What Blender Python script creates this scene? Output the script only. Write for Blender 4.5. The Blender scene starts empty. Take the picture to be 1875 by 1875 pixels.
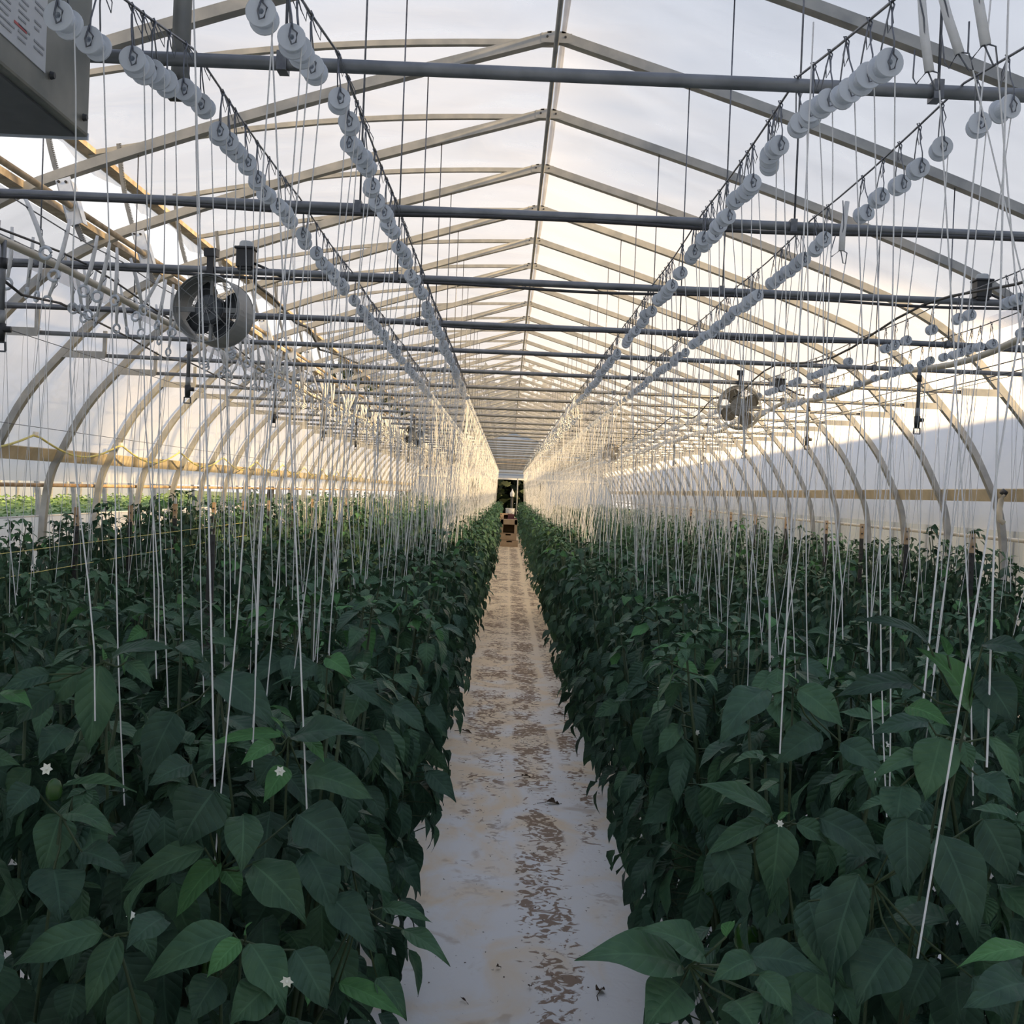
import bpy, math, random
import numpy as np
from mathutils import Matrix, Vector

random.seed(7)
RNG = np.random.default_rng(7)
C = bpy.context.scene.collection
SC = bpy.context.scene
S = 1.25            # hoop spacing in metres
EYE = 1.65          # camera height
F = 2050.0
PI = math.pi

# ------------------------------------------------------------------ camera
yv = Vector((-7.5, 36.5, -F)).normalized()          # where +Y goes in camera space
zv = Vector((0.042, 1.0, 0.0)); zv = (zv - yv * zv.dot(yv)).normalized()
xv = yv.cross(zv)
W2C = Matrix((xv, yv, zv)).transposed()             # columns: camera-space images of world axes
C2W = W2C.transposed()
cam_d = bpy.data.cameras.new('camera')
cam = bpy.data.objects.new('camera', cam_d); C.objects.link(cam)
cam_d.sensor_width = 36; cam_d.sensor_height = 36; cam_d.sensor_fit = 'HORIZONTAL'
cam_d.lens = F / 1875 * 36
cam_d.clip_start = 0.05; cam_d.clip_end = 500
cam.matrix_world = Matrix.Translation((0, 0, EYE)) @ C2W.to_4x4()
SC.camera = cam

def at(px, py, y):
    """world point seen at pixel px,py and standing y metres down the house"""
    d = C2W @ Vector((px - 937.5, 937.5 - py, -F))
    t = y / d.y
    return Vector((d.x * t, y, EYE + d.z * t))

def pix(p):
    q = W2C @ (Vector(p) - Vector((0, 0, EYE)))
    if q.z > -0.05: return None
    return (937.5 + F * q.x / -q.z, 937.5 - F * q.y / -q.z)

def in_view(p, m=60):
    q = pix(p)
    return q is not None and -m < q[0] < 1875 + m and -m < q[1] < 1875 + m

# ------------------------------------------------------------------ world, sun, exposure
SC.view_settings.view_transform = 'Standard'
SC.view_settings.look = 'None'
SC.view_settings.exposure = 0.45
SC.view_settings.gamma = 1.0
SC.view_settings.use_curve_mapping = False
SC.cycles.max_bounces = 10
SC.cycles.diffuse_bounces = 5
SC.cycles.transmission_bounces = 6
SC.cycles.transparent_max_bounces = 12
SC.cycles.glossy_bounces = 2
SC.cycles.use_denoising = True
SC.cycles.sample_clamp_indirect = 6

world = bpy.data.worlds.new('sky'); SC.world = world; world.use_nodes = True
nt = world.node_tree; nt.nodes.clear()
wo = nt.nodes.new('ShaderNodeOutputWorld'); bg = nt.nodes.new('ShaderNodeBackground')
tc = nt.nodes.new('ShaderNodeTexCoord'); sx = nt.nodes.new('ShaderNodeSeparateXYZ')
cr = nt.nodes.new('ShaderNodeValToRGB')
nt.links.new(tc.outputs['Generated'], sx.inputs[0]); nt.links.new(sx.outputs['Z'], cr.inputs[0])
e = cr.color_ramp.elements
e[0].position = 0.0; e[0].color = (0.95, 0.87, 0.80, 1)
e[1].position = 0.9; e[1].color = (0.58, 0.68, 0.96, 1)
k = cr.color_ramp.elements.new(0.18); k.color = (1.0, 0.98, 0.97, 1)
k = cr.color_ramp.elements.new(0.45); k.color = (0.85, 0.92, 1.04, 1)
nt.links.new(cr.outputs[0], bg.inputs[0]); bg.inputs[1].default_value = 0.88
nt.links.new(bg.outputs[0], wo.inputs[0])

SUN_DIR = Vector((0.90, -0.36, 0.34)).normalized()   # towards the sun
sd = bpy.data.lights.new('sun', 'SUN'); sun = bpy.data.objects.new('sun', sd); C.objects.link(sun)
sd.energy = 13.0; sd.color = (1.0, 0.70, 0.35); sd.angle = math.radians(1.6)
sun.rotation_euler = SUN_DIR.to_track_quat('Z', 'Y').to_euler()
sun.location = SUN_DIR * 30

# ------------------------------------------------------------------ materials
def mat(name, col, rough=0.6, metal=0.0, noise=None, bump=0.0, scale=8.0, spec=0.5, translucent=0.0, detail=4):
    m = bpy.data.materials.new(name); m.use_nodes = True
    n = m.node_tree.nodes; l = m.node_tree.links
    b = n['Principled BSDF']; o = n['Material Output']
    b.inputs['Base Color'].default_value = (*col, 1)
    b.inputs['Roughness'].default_value = rough; b.inputs['Metallic'].default_value = metal
    b.inputs['Specular IOR Level'].default_value = spec
    if noise or bump:
        t = n.new('ShaderNodeTexCoord'); x = n.new('ShaderNodeTexNoise')
        x.inputs['Scale'].default_value = scale; x.inputs['Detail'].default_value = detail
        l.new(t.outputs['Object'], x.inputs['Vector'])
        if noise:
            r = n.new('ShaderNodeValToRGB')
            r.color_ramp.elements[0].position = 0.35; r.color_ramp.elements[1].position = 0.65
            r.color_ramp.elements[0].color = (*col, 1); r.color_ramp.elements[1].color = (*noise, 1)
            l.new(x.outputs[0], r.inputs[0]); l.new(r.outputs[0], b.inputs['Base Color'])
        if bump:
            bp = n.new('ShaderNodeBump'); bp.inputs['Strength'].default_value = bump
            bp.inputs['Distance'].default_value = 0.01
            l.new(x.outputs[0], bp.inputs['Height']); l.new(bp.outputs[0], b.inputs['Normal'])
    if translucent:
        tr = n.new('ShaderNodeBsdfTranslucent'); mx = n.new('ShaderNodeMixShader')
        mx.inputs[0].default_value = translucent
        if noise: l.new(r.outputs[0], tr.inputs[0])
        else: tr.inputs[0].default_value = (*col, 1)
        l.new(b.outputs[0], mx.inputs[1]); l.new(tr.outputs[0], mx.inputs[2]); l.new(mx.outputs[0], o.inputs[0])
    return m

def film_mat(name, col, clear=0.10, gloss=0.05, seed=0.0, refl=0.25):
    m = bpy.data.materials.new(name); m.use_nodes = True
    n = m.node_tree.nodes; l = m.node_tree.links; n.clear()
    o = n.new('ShaderNodeOutputMaterial')
    tr = n.new('ShaderNodeBsdfTranslucent'); df = n.new('ShaderNodeBsdfDiffuse')
    tp = n.new('ShaderNodeBsdfTransparent'); gl = n.new('ShaderNodeBsdfGlossy')
    t = n.new('ShaderNodeTexCoord'); mp = n.new('ShaderNodeMapping')
    mp.inputs['Scale'].default_value = (0.9, 1.6, 0.9); mp.inputs['Location'].default_value = (seed, seed, 0)
    x = n.new('ShaderNodeTexNoise'); x.inputs['Scale'].default_value = 1.3; x.inputs['Detail'].default_value = 5
    x.inputs['Distortion'].default_value = 0.6
    l.new(t.outputs['Object'], mp.inputs[0]); l.new(mp.outputs[0], x.inputs['Vector'])
    r = n.new('ShaderNodeValToRGB')
    r.color_ramp.elements[0].position = 0.3; r.color_ramp.elements[1].position = 0.7
    r.color_ramp.elements[0].color = (*[c * 0.93 for c in col], 1); r.color_ramp.elements[1].color = (*col, 1)
    l.new(x.outputs[0], r.inputs[0])
    for q in (tr, df): l.new(r.outputs[0], q.inputs[0])
    bp = n.new('ShaderNodeBump'); bp.inputs['Strength'].default_value = 0.5; bp.inputs['Distance'].default_value = 0.05
    l.new(x.outputs[0], bp.inputs['Height'])
    for q in (tr, df, gl): l.new(bp.outputs[0], q.inputs['Normal'])
    gl.inputs['Roughness'].default_value = 0.22; gl.inputs[0].default_value = (0.9, 0.9, 0.9, 1)
    a = n.new('ShaderNodeMixShader'); a.inputs[0].default_value = refl
    l.new(tr.outputs[0], a.inputs[1]); l.new(df.outputs[0], a.inputs[2])
    b = n.new('ShaderNodeMixShader'); cm = n.new('ShaderNodeMapRange')
    for i_, q_ in enumerate((0.3, 0.7, clear * 0.86, clear * 1.12)): cm.inputs[i_ + 1].default_value = q_
    l.new(x.outputs[0], cm.inputs[0]); l.new(cm.outputs[0], b.inputs[0])
    l.new(a.outputs[0], b.inputs[1]); l.new(tp.outputs[0], b.inputs[2])
    c = n.new('ShaderNodeMixShader'); c.inputs[0].default_value = gloss
    l.new(b.outputs[0], c.inputs[1]); l.new(gl.outputs[0], c.inputs[2])
    l.new(c.outputs[0], o.inputs[0])
    return m

M = {}
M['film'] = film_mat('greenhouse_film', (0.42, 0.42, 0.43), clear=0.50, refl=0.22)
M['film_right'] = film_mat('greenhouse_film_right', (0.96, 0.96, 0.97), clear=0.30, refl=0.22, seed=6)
M['end_film'] = film_mat('end_wall_film', (0.60, 0.67, 0.78), clear=0.05, seed=7)  # blue tint stands for sky light coming through the end wall
M['film_left'] = film_mat('greenhouse_film_left', (0.97, 0.97, 0.97), clear=0.06, refl=0.42, seed=2)
M['curtain'] = film_mat('curtain_film', (0.93, 0.91, 0.88), clear=0.04, seed=3, refl=0.4)
M['far_film'] = film_mat('neighbour_film', (0.46, 0.50, 0.56), clear=0.03, seed=5)
M['galv'] = mat('galvanised_steel', (0.31, 0.32, 0.32), 0.5, 0.35, noise=(0.43, 0.43, 0.415), scale=9, spec=0.4)
M['pipe'] = mat('painted_pipe', (0.17, 0.18, 0.19), 0.4, 0.5, noise=(0.24, 0.25, 0.26), scale=14)
M['plate'] = mat('bright_zinc_plate', (0.62, 0.68, 0.78), 0.35, 0.4, noise=(0.72, 0.78, 0.86), scale=30)
M['heater'] = mat('mottled_zinc_sheet', (0.14, 0.155, 0.145), 0.45, 0.3, noise=(0.27, 0.265, 0.23), scale=5.5, detail=6)
M['dark'] = mat('black_plastic', (0.02, 0.022, 0.025), 0.45, noise=(0.03, 0.032, 0.035), scale=20)
M['cable'] = mat('black_cable', (0.03, 0.03, 0.032), 0.5, noise=(0.045, 0.045, 0.045), scale=30)
M['wire'] = mat('dull_wire', (0.12, 0.13, 0.15), 0.4, 0.6, noise=(0.2, 0.21, 0.23), scale=40)
M['twine'] = mat('white_twine', (0.90, 0.90, 0.89), 0.8, noise=(0.84, 0.84, 0.83), scale=60, translucent=0.25)
M['spool'] = mat('white_plastic_spool', (0.74, 0.78, 0.82), 0.35, noise=(0.68, 0.72, 0.77), scale=12, translucent=0.2)
M['wood'] = mat('weathered_board', (0.42, 0.36, 0.25), 0.8, noise=(0.56, 0.48, 0.34), scale=5, bump=0.4)
M['tan'] = mat('rough_sawn_lath', (0.30, 0.24, 0.17), 0.85, noise=(0.50, 0.42, 0.31), scale=12, bump=0.4)
M['pvc'] = mat('cream_pvc', (0.62, 0.58, 0.48), 0.45, noise=(0.55, 0.50, 0.40), scale=6)
M['yellow'] = mat('yellow_cord', (0.75, 0.68, 0.22), 0.6, noise=(0.65, 0.58, 0.2), scale=20)
M['fan'] = mat('grey_fan_shell', (0.36, 0.37, 0.37), 0.45, noise=(0.43, 0.44, 0.43), scale=5, translucent=0.2)
M['motor'] = mat('dark_motor', (0.07, 0.08, 0.09), 0.5, noise=(0.10, 0.11, 0.12), scale=15)
M['glassy'] = mat('clear_lid', (0.75, 0.78, 0.78), 0.2, noise=(0.7, 0.73, 0.73), scale=8, translucent=0.5)
M['post'] = mat('dark_post', (0.035, 0.04, 0.04), 0.7, noise=(0.06, 0.055, 0.05), scale=12)
M['rust'] = mat('rusty_post_top', (0.42, 0.26, 0.13), 0.8, noise=(0.55, 0.42, 0.28), scale=18)
M['card'] = mat('cardboard', (0.46, 0.33, 0.20), 0.85, noise=(0.52, 0.38, 0.25), scale=6)
M['card_dark'] = mat('inside_shade', (0.14, 0.09, 0.05), 0.9, noise=(0.17, 0.11, 0.06), scale=6)  # shaded copy of the cardboard, the inside's shade is in the colour
M['crate'] = mat('maroon_crate', (0.10, 0.03, 0.035), 0.6, noise=(0.14, 0.045, 0.05), scale=10)
M['white'] = mat('white_plastic', (0.75, 0.75, 0.74), 0.5, noise=(0.68, 0.68, 0.67), scale=8)
M['label'] = mat('paper_label', (0.62, 0.63, 0.64), 0.6, noise=(0.56, 0.57, 0.58), scale=10)
M['label_red'] = mat('label_red_ink', (0.55, 0.10, 0.10), 0.6, noise=(0.5, 0.12, 0.12), scale=10)
M['label_ink'] = mat('label_grey_ink', (0.30, 0.31, 0.33), 0.6, noise=(0.4, 0.41, 0.43), scale=90)
M['stem'] = mat('green_stem', (0.025, 0.05, 0.018), 0.6, noise=(0.045, 0.075, 0.025), scale=25)
M['pepper'] = mat('green_pepper', (0.02, 0.06, 0.01), 0.25, noise=(0.03, 0.085, 0.015), scale=8)
M['pepper_red'] = mat('red_pepper', (0.35, 0.02, 0.012), 0.2, noise=(0.42, 0.05, 0.02), scale=8)
M['petal'] = mat('white_petal', (0.8, 0.8, 0.72), 0.6, noise=(0.72, 0.74, 0.6), scale=40)
M['debris'] = mat('dry_litter', (0.06, 0.04, 0.025), 0.9, noise=(0.11, 0.075, 0.045), scale=30)
M['bark'] = mat('tree_bark', (0.10, 0.075, 0.05), 0.9, noise=(0.16, 0.12, 0.09), scale=10)
M['crown'] = mat('tree_leaves', (0.012, 0.022, 0.010), 0.8, noise=(0.03, 0.045, 0.016), scale=3, translucent=0.2)
M['seedling'] = mat('seedling_green', (0.09, 0.17, 0.05), 0.7, noise=(0.17, 0.26, 0.09), scale=5, translucent=0.2)
M['siding'] = mat('plywood_band', (0.45, 0.36, 0.24), 0.8, noise=(0.52, 0.43, 0.3), scale=4)

def leaf_mat(name, c1, c2, tr=0.12, rough=0.5):
    m = mat(name, c1, rough, noise=c2, scale=30, bump=0.6, spec=0.22, translucent=tr, detail=6)
    n = m.node_tree.nodes; l = m.node_tree.links
    # midrib and side veins from the leaf's own coordinates
    uv = n.new('ShaderNodeUVMap'); uv.uv_map = 'leaf'; su = n.new('ShaderNodeSeparateXYZ'); l.new(uv.outputs[0], su.inputs[0])
    def mt(op, a, b=None):
        k = n.new('ShaderNodeMath'); k.operation = op
        for i_, q in enumerate((a, b)):
            if q is None: continue
            if isinstance(q, float): k.inputs[i_].default_value = q
            else: l.new(q, k.inputs[i_])
        return k.outputs[0]
    av = mt('ABSOLUTE', su.outputs['Y'])
    ph = mt('FRACT', mt('MULTIPLY', mt('SUBTRACT', su.outputs['X'], mt('MULTIPLY', av, 0.22)), 8.0))
    side = mt('GREATER_THAN', mt('ABSOLUTE', mt('SUBTRACT', ph, 0.5)), 0.455)
    rib = mt('LESS_THAN', av, 0.045)
    vein = mt('MAXIMUM', mt('MULTIPLY', side, 0.16), mt('MULTIPLY', rib, 0.32))
    # the blade puckers up between the veins
    puck = mt('MULTIPLY', mt('SINE', mt('MULTIPLY', ph, PI)), mt('MINIMUM', mt('MULTIPLY', av, 3.0), 1.0))
    bpn = [x for x in n if x.type == 'BUMP'][0]; hs0 = bpn.inputs['Height'].links[0].from_socket
    l.new(mt('ADD', mt('MULTIPLY', hs0, 0.5), mt('MULTIPLY', puck, 0.22)), bpn.inputs['Height'])
    # plant-to-plant tint
    oi = n.new('ShaderNodeObjectInfo'); hv = n.new('ShaderNodeHueSaturation')
    mr = n.new('ShaderNodeMapRange'); mr.inputs[3].default_value = 0.75; mr.inputs[4].default_value = 1.3
    l.new(oi.outputs['Random'], mr.inputs[0]); l.new(mr.outputs[0], hv.inputs['Value'])
    ramp = [x for x in n if x.type == 'VALTORGB'][0]
    tgt = [lk.to_socket for lk in ramp.outputs[0].links]
    vm = n.new('ShaderNodeMix'); vm.data_type = 'RGBA'; l.new(vein, vm.inputs[0]); l.new(hv.outputs[0], vm.inputs[6])
    vm.inputs[7].default_value = (*[min(1, c * 1.7 + .012) for c in c2], 1)
    for s_ in tgt: l.new(vm.outputs[2], s_)
    l.new(ramp.outputs[0], hv.inputs['Color'])
    return m
M['leaf'] = leaf_mat('pepper_leaf_dark', (0.032, 0.072, 0.048), (0.050, 0.104, 0.064))
M['leaf_mid'] = leaf_mat('pepper_leaf_mid', (0.045, 0.105, 0.058), (0.068, 0.14, 0.072))
M['leaf_new'] = leaf_mat('pepper_leaf_new', (0.075, 0.20, 0.072), (0.10, 0.25, 0.09), tr=0.2)
LEAFM = [M['leaf'], M['leaf_mid'], M['leaf_new']]

def floor_mat():
    m = bpy.data.materials.new('white_ground_cover'); m.use_nodes = True
    n = m.node_tree.nodes; l = m.node_tree.links; b = n['Principled BSDF']
    b.inputs['Roughness'].default_value = 0.7
    t = n.new('ShaderNodeTexCoord'); sp = n.new('ShaderNodeSeparateXYZ'); l.new(t.outputs['Object'], sp.inputs[0])
    def noise(sc, vec=(1, 1, 1), det=6, dist=0.3):
        mp = n.new('ShaderNodeMapping'); mp.inputs['Scale'].default_value = vec
        l.new(t.outputs['Object'], mp.inputs[0])
        x = n.new('ShaderNodeTexNoise'); x.inputs['Scale'].default_value = sc
        x.inputs['Detail'].default_value = det; x.inputs['Distortion'].default_value = dist
        l.new(mp.outputs[0], x.inputs['Vector']); return x.outputs[0]
    def rng(v, a, b_, c=0.0, d=1.0):
        r = n.new('ShaderNodeMapRange'); r.interpolation_type = 'SMOOTHSTEP'
        for i, q in enumerate((a, b_, c, d)): r.inputs[i + 1].default_value = q
        l.new(v, r.inputs[0]); return r.outputs[0]
    def mth(op, a, b_):
        k = n.new('ShaderNodeMath'); k.operation = op
        for i, q in enumerate((a, b_)):
            if isinstance(q, float): k.inputs[i].default_value = q
            else: l.new(q, k.inputs[i])
        return k.outputs[0]
    def mix(f, a, b_):
        k = n.new('ShaderNodeMix'); k.data_type = 'RGBA'
        l.new(f, k.inputs[0])
        for i, q in ((6, a), (7, b_)):
            if isinstance(q, tuple): k.inputs[i].default_value = (*q, 1)
            else: l.new(q, k.inputs[i])
        return k.outputs[2]
    # pale dust in patches, thicker down the house where the bed soil was walked in
    dustn = noise(3.0, (1.0, 0.7, 1), 8, 1.0)
    near = rng(sp.outputs['Y'], 2.5, 9.0, 0.0, 1.0)
    leftish = rng(sp.outputs['X'], 0.35, -0.2, 0.0, 1.0)
    far = mth('ADD', mth('MULTIPLY', near, 0.16), mth('MULTIPLY', leftish, 0.06))
    dust = mth('MAXIMUM', rng(mth('ADD', dustn, far), 0.48, 0.80, 0.0, 0.75), rng(sp.outputs['Y'], 6.0, 16.0, 0.0, 0.92))
    col = mix(dust, (0.90, 0.90, 0.88), (0.93, 0.73, 0.46))
    tann = noise(4.5, (1.2, 1.0, 1), 5, 0.8)
    col = mix(rng(tann, 0.60, 0.70, 0.0, 0.40), col, (0.42, 0.30, 0.17))
    def track(x0, w):
        d = mth('ABSOLUTE', mth('SUBTRACT', sp.outputs['X'], x0), 0.0)
        return rng(d, w, w * 0.25, 0.0, 1.0)
    tr1 = track(0.22, 0.15); tr2 = mth('MULTIPLY', mth('MULTIPLY', track(-0.08, 0.22), 0.55), near); tr3 = mth('MULTIPLY', mth('MULTIPLY', track(0.47, 0.10), 0.7), near)
    tr = mth('MAXIMUM', tr1, mth('MAXIMUM', tr2, tr3))
    clump = noise(1.9, (1.3, 0.8, 1), 4, 1.5)       # where the soil clods lie
    sn = noise(20.0, (1.0, 1.0, 1), 10, 1.2)
    amt = mth('ADD', mth('MULTIPLY', tr, 0.12), mth('MULTIPLY', mth('SUBTRACT', clump, 0.5), 0.75))
    amt = mth('ADD', amt, mth('MULTIPLY', near, 0.07))
    soil = rng(mth('ADD', sn, amt), 0.645, 0.715)
    soil = mth('MULTIPLY', soil, rng(tr, 0.05, 0.35))
    col = mix(mth('MULTIPLY', soil, 0.88), col, (0.24, 0.14, 0.075))
    sm = noise(34.0, (1, 1, 1), 3, 0.2)
    col = mix(rng(sm, 0.72, 0.75, 0, 0.7), col, (0.14, 0.10, 0.07))
    l.new(col, b.inputs['Base Color'])
    bp = n.new('ShaderNodeBump'); bp.inputs['Strength'].default_value = 0.4; bp.inputs['Distance'].default_value = 0.01
    l.new(sn, bp.inputs['Height']); l.new(bp.outputs[0], b.inputs['Normal'])
    return m
M['floor'] = floor_mat()
M['grass'] = mat('grass_ground', (0.07, 0.12, 0.03), 0.9, noise=(0.14, 0.15, 0.06), scale=2.5)

# ------------------------------------------------------------------ mesh helpers
class MB:
    def __init__(s): s.v = []; s.f = []; s.m = []; s.smooth = []
    def add(s, vs, fs, mi=0, smooth=False):
        o = len(s.v); s.v += [tuple(v) for v in vs]; s.f += [tuple(i + o for i in f) for f in fs]
        s.m += [mi] * len(fs); s.smooth += [smooth] * len(fs); return s
    def box(s, c, d, rot=None, mi=0):
        c = Vector(c); hx, hy, hz = d[0] / 2, d[1] / 2, d[2] / 2
        vs = [Vector((x, y, z)) for x in (-hx, hx) for y in (-hy, hy) for z in (-hz, hz)]
        if rot is not None: vs = [rot @ v for v in vs]
        return s.add([c + v for v in vs], [(0, 1, 3, 2), (4, 6, 7, 5), (0, 4, 5, 1), (2, 3, 7, 6), (0, 2, 6, 4), (1, 5, 7, 3)], mi)
    def tube(s, pts, r, n=6, mi=0, cap=True, closed=False):
        pts = [Vector(p) for p in pts]; k = len(pts); vs = []
        ref = Vector((0.13, 0.21, 0.97))
        for i, p in enumerate(pts):
            a = pts[i - 1] if (i or closed) else p; b = pts[(i + 1) % k] if (i < k - 1 or closed) else p
            t = (b - a).normalized()
            rf = ref if abs(t.dot(ref)) < 0.93 else Vector((1, 0, 0))
            u = t.cross(rf).normalized(); w = t.cross(u)
            rr = r[i] if isinstance(r, (list, tuple)) else r
            vs += [p + (u * math.cos(2 * PI * j / n) + w * math.sin(2 * PI * j / n)) * rr for j in range(n)]
        fs = []
        for i in range(k if closed else k - 1):
            for j in range(n):
                a = i * n + j; b = i * n + (j + 1) % n; q = ((i + 1) % k) * n
                fs.append((a, b, q + (j + 1) % n, q + j))
        if cap and not closed: fs += [tuple(reversed(range(n))), tuple(range((k - 1) * n, k * n))]
        return s.add(vs, fs, mi, True)
    def lathe(s, prof, c, axis='Z', n=20, mi=0):
        """prof: (radius, height) pairs"""
        c = Vector(c); vs = []
        for r, h in prof:
            for j in range(n):
                a = 2 * PI * j / n; x, y = r * math.cos(a), r * math.sin(a)
                v = {'Z': (x, y, h), 'Y': (x, h, y), 'X': (h, x, y)}[axis]
                vs.append(c + Vector(v))
        fs = [(i * n + j, i * n + (j + 1) % n, (i + 1) * n + (j + 1) % n, (i + 1) * n + j) for i in range(len(prof) - 1) for j in range(n)]
        return s.add(vs, fs, mi, False)
    def bar(s, a, b, w, h, mi=0):
        a = Vector(a); b = Vector(b); t = (b - a)
        q = t.to_track_quat('Y', 'Z').to_matrix()
        return s.box((a + b) / 2, (w, t.length, h), q, mi)
    def build(s, name, mats, parent=None, bevel=0.0):
        me = bpy.data.meshes.new(name); me.from_pydata([tuple(v) for v in s.v], [], s.f)
        if not isinstance(mats, (list, tuple)): mats = [mats]
        for m in mats: me.materials.append(m)
        me.polygons.foreach_set('material_index', s.m); me.polygons.foreach_set('use_smooth', s.smooth)
        me.update()
        o = bpy.data.objects.new(name, me); C.objects.link(o); o.parent = parent
        if bevel:
            b = o.modifiers.new('bevel', 'BEVEL'); b.width = bevel; b.segments = 2; b.limit_method = 'ANGLE'
        return o

def tag(o, label, cat, group=None, kind=None):
    o['label'] = label; o['category'] = cat
    if group: o['group'] = group
    if kind: o['kind'] = kind
    return o
def struct(o, label=None, cat=None):
    o['kind'] = 'structure'
    if label: o['label'] = label
    if cat: o['category'] = cat
    return o
def thing(name, loc, label, cat, group=None, rz=0):
    o = bpy.data.objects.new(name, None); C.objects.link(o); o.empty_display_size = 0.1
    o.location = loc; o.rotation_euler = (0, 0, rz); return tag(o, label, cat, group)
def dup(root, loc, label, group=None, rz=0):
    r = root.copy(); C.objects.link(r); r.location = loc; r.rotation_euler = (0, 0, rz); r['label'] = label
    if group: r['group'] = group
    for ch in list(root.children):
        c = ch.copy(); C.objects.link(c); c.parent = r
        for g in list(ch.children):
            d = g.copy(); C.objects.link(d); d.parent = c
    return r
ONES = 'zeroth first second third fourth fifth sixth seventh eighth ninth tenth eleventh twelfth thirteenth fourteenth fifteenth sixteenth seventeenth eighteenth nineteenth'.split()
TENS = ['', '', 'twenty', 'thirty', 'forty', 'fifty', 'sixty', 'seventy', 'eighty', 'ninety']
TENTH = ['', '', 'twentieth', 'thirtieth', 'fortieth', 'fiftieth', 'sixtieth', 'seventieth', 'eightieth', 'ninetieth']
def ordn(i):
    if i < 20: return ONES[i]
    if i < 100: return TENTH[i // 10] if i % 10 == 0 else TENS[i // 10] + '-' + ONES[i % 10]
    return 'hundred-and-' + ordn(i - 100) if i > 100 else 'hundredth'

# ------------------------------------------------------------------ house profile
CX = 0.13 * S
PROF = [(0, 2.525), (0.05, 2.52), (0.12, 2.497), (1.084, 2.21), (1.9, 1.945), (2.61, 1.69), (2.98, 1.53), (3.325, 1.30), (3.66, 0.945),
        (3.94, 0.60), (4.15, 0.20), (4.24, -0.02), (4.29, -0.34), (4.30, -0.70), (4.30, -1.64)]
def smooth_prof(P, k=4):
    out = []
    for i in range(len(P) - 1):
        p0 = P[max(i - 1, 0)]; p1 = P[i]; p2 = P[i + 1]; p3 = P[min(i + 2, len(P) - 1)]
        for j in range(k):
            t = j / k
            out.append(tuple(0.5 * (2 * b + (c - a) * t + (2 * a - 5 * b + 4 * c - d) * t * t + (3 * b - a - 3 * c + d) * t ** 3)
                             for a, b, c, d in zip(p0, p1, p2, p3)))
    out.append(P[-1]); return out
HP = smooth_prof(PROF)
HP = [(max(a, 0), b + EYE) for a, b in HP]
NB = 38; Y_END = NB * S; Y_START = -2.5
def hp_at_z(z):
    for (a, b), (c, d) in zip(HP, HP[1:]):
        if b >= z >= d: return a + (c - a) * (b - z) / (b - d + 1e-9)
    return HP[-1][0]
def hp_at_h(h):
    for (a, b), (c, d) in zip(HP, HP[1:]):
        if a <= h <= c and c > a: return b + (d - b) * (h - a) / (c - a)
    return HP[-1][1]

def film_strip(pts, y0, y1, name, m, out=0.03, bulge=0.035, step=None, parent=None):
    """pts: x,z along the curve; film lies just outside, ballooning gently between hoops"""
    mb = MB(); n = len(pts); per = 4
    ys = np.arange(y0, y1 + 1e-6, S / per)
    if ys[-1] < y1 - 1e-3: ys = np.append(ys, y1)
    vs = []
    for y in ys:
        ph = abs(math.sin(PI * y / S)); 
        for i, (x, z) in enumerate(pts):
            a = pts[max(i - 1, 0)]; b = pts[min(i + 1, n - 1)]
            tx, tz = b[0] - a[0], b[1] - a[1]; L = math.hypot(tx, tz) or 1
            nx, nz = tz / L, -tx / L
            if nx * (x - CX) + nz * (z - 2.2) < 0: nx, nz = -nx, -nz
            o = out + bulge * ph * (0.25 if i in (0, n - 1) else 1)
            vs.append((x + nx * o, y, z + nz * o))
    fs = [(r * n + i, r * n + i + 1, (r + 1) * n + i + 1, (r + 1) * n + i) for r in range(len(ys) - 1) for i in range(n - 1)]
    mb.add(vs, fs, 0, True)
    return mb.build(name, m, parent)

R_ALL = [(CX + a, b) for a, b in HP]; L_ALL = [(CX - a, b) for a, b in HP]
SILL_H = 2.36 * S
eave_z = 1.30 + EYE
Z_ROLL_R = EYE - 0.19 * S; Z_ROLL_L = EYE - 0.09 * S; Z_CURT = EYE - 0.31 * S
# floor and ground
struct(MB().add([(-4.3, Y_START, 0), (4.6, Y_START, 0), (4.6, Y_END, 0), (-4.3, Y_END, 0)], [(0, 1, 2, 3)]).build('floor', M['floor']))
struct(MB().add([(-120, -60, -0.03), (120, -60, -0.03), (120, 160, -0.03), (-120, 160, -0.03)], [(0, 1, 2, 3)]).build('ground', M['grass']))
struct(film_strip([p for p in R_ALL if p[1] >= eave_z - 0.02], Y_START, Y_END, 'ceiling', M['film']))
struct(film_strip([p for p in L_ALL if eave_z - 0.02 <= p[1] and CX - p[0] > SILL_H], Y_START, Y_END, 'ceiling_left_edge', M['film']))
struct(film_strip([p for p in R_ALL if Z_ROLL_R < p[1] <= eave_z + 0.1], Y_START, Y_END, 'wall_right', M['film_right'], out=0.06))
struct(film_strip([p for p in L_ALL if Z_ROLL_L < p[1] <= eave_z + 0.1], Y_START, Y_END, 'wall_left', M['film_left'], out=0.06))
o = film_strip([(CX - 4.30, Z_CURT), (CX - 4.32, Z_CURT - 0.15), (CX - 4.31, 1.0), (CX - 4.31, 0.05)], Y_START, Y_END, 'wall_left_curtain', M['curtain'], bulge=0.02); struct(o)
o = film_strip([(CX + 4.31, 0.9), (CX + 4.31, 0.05)], Y_START, Y_END, 'wall_right_curtain', M['curtain'], bulge=0.02); struct(o)

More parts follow.
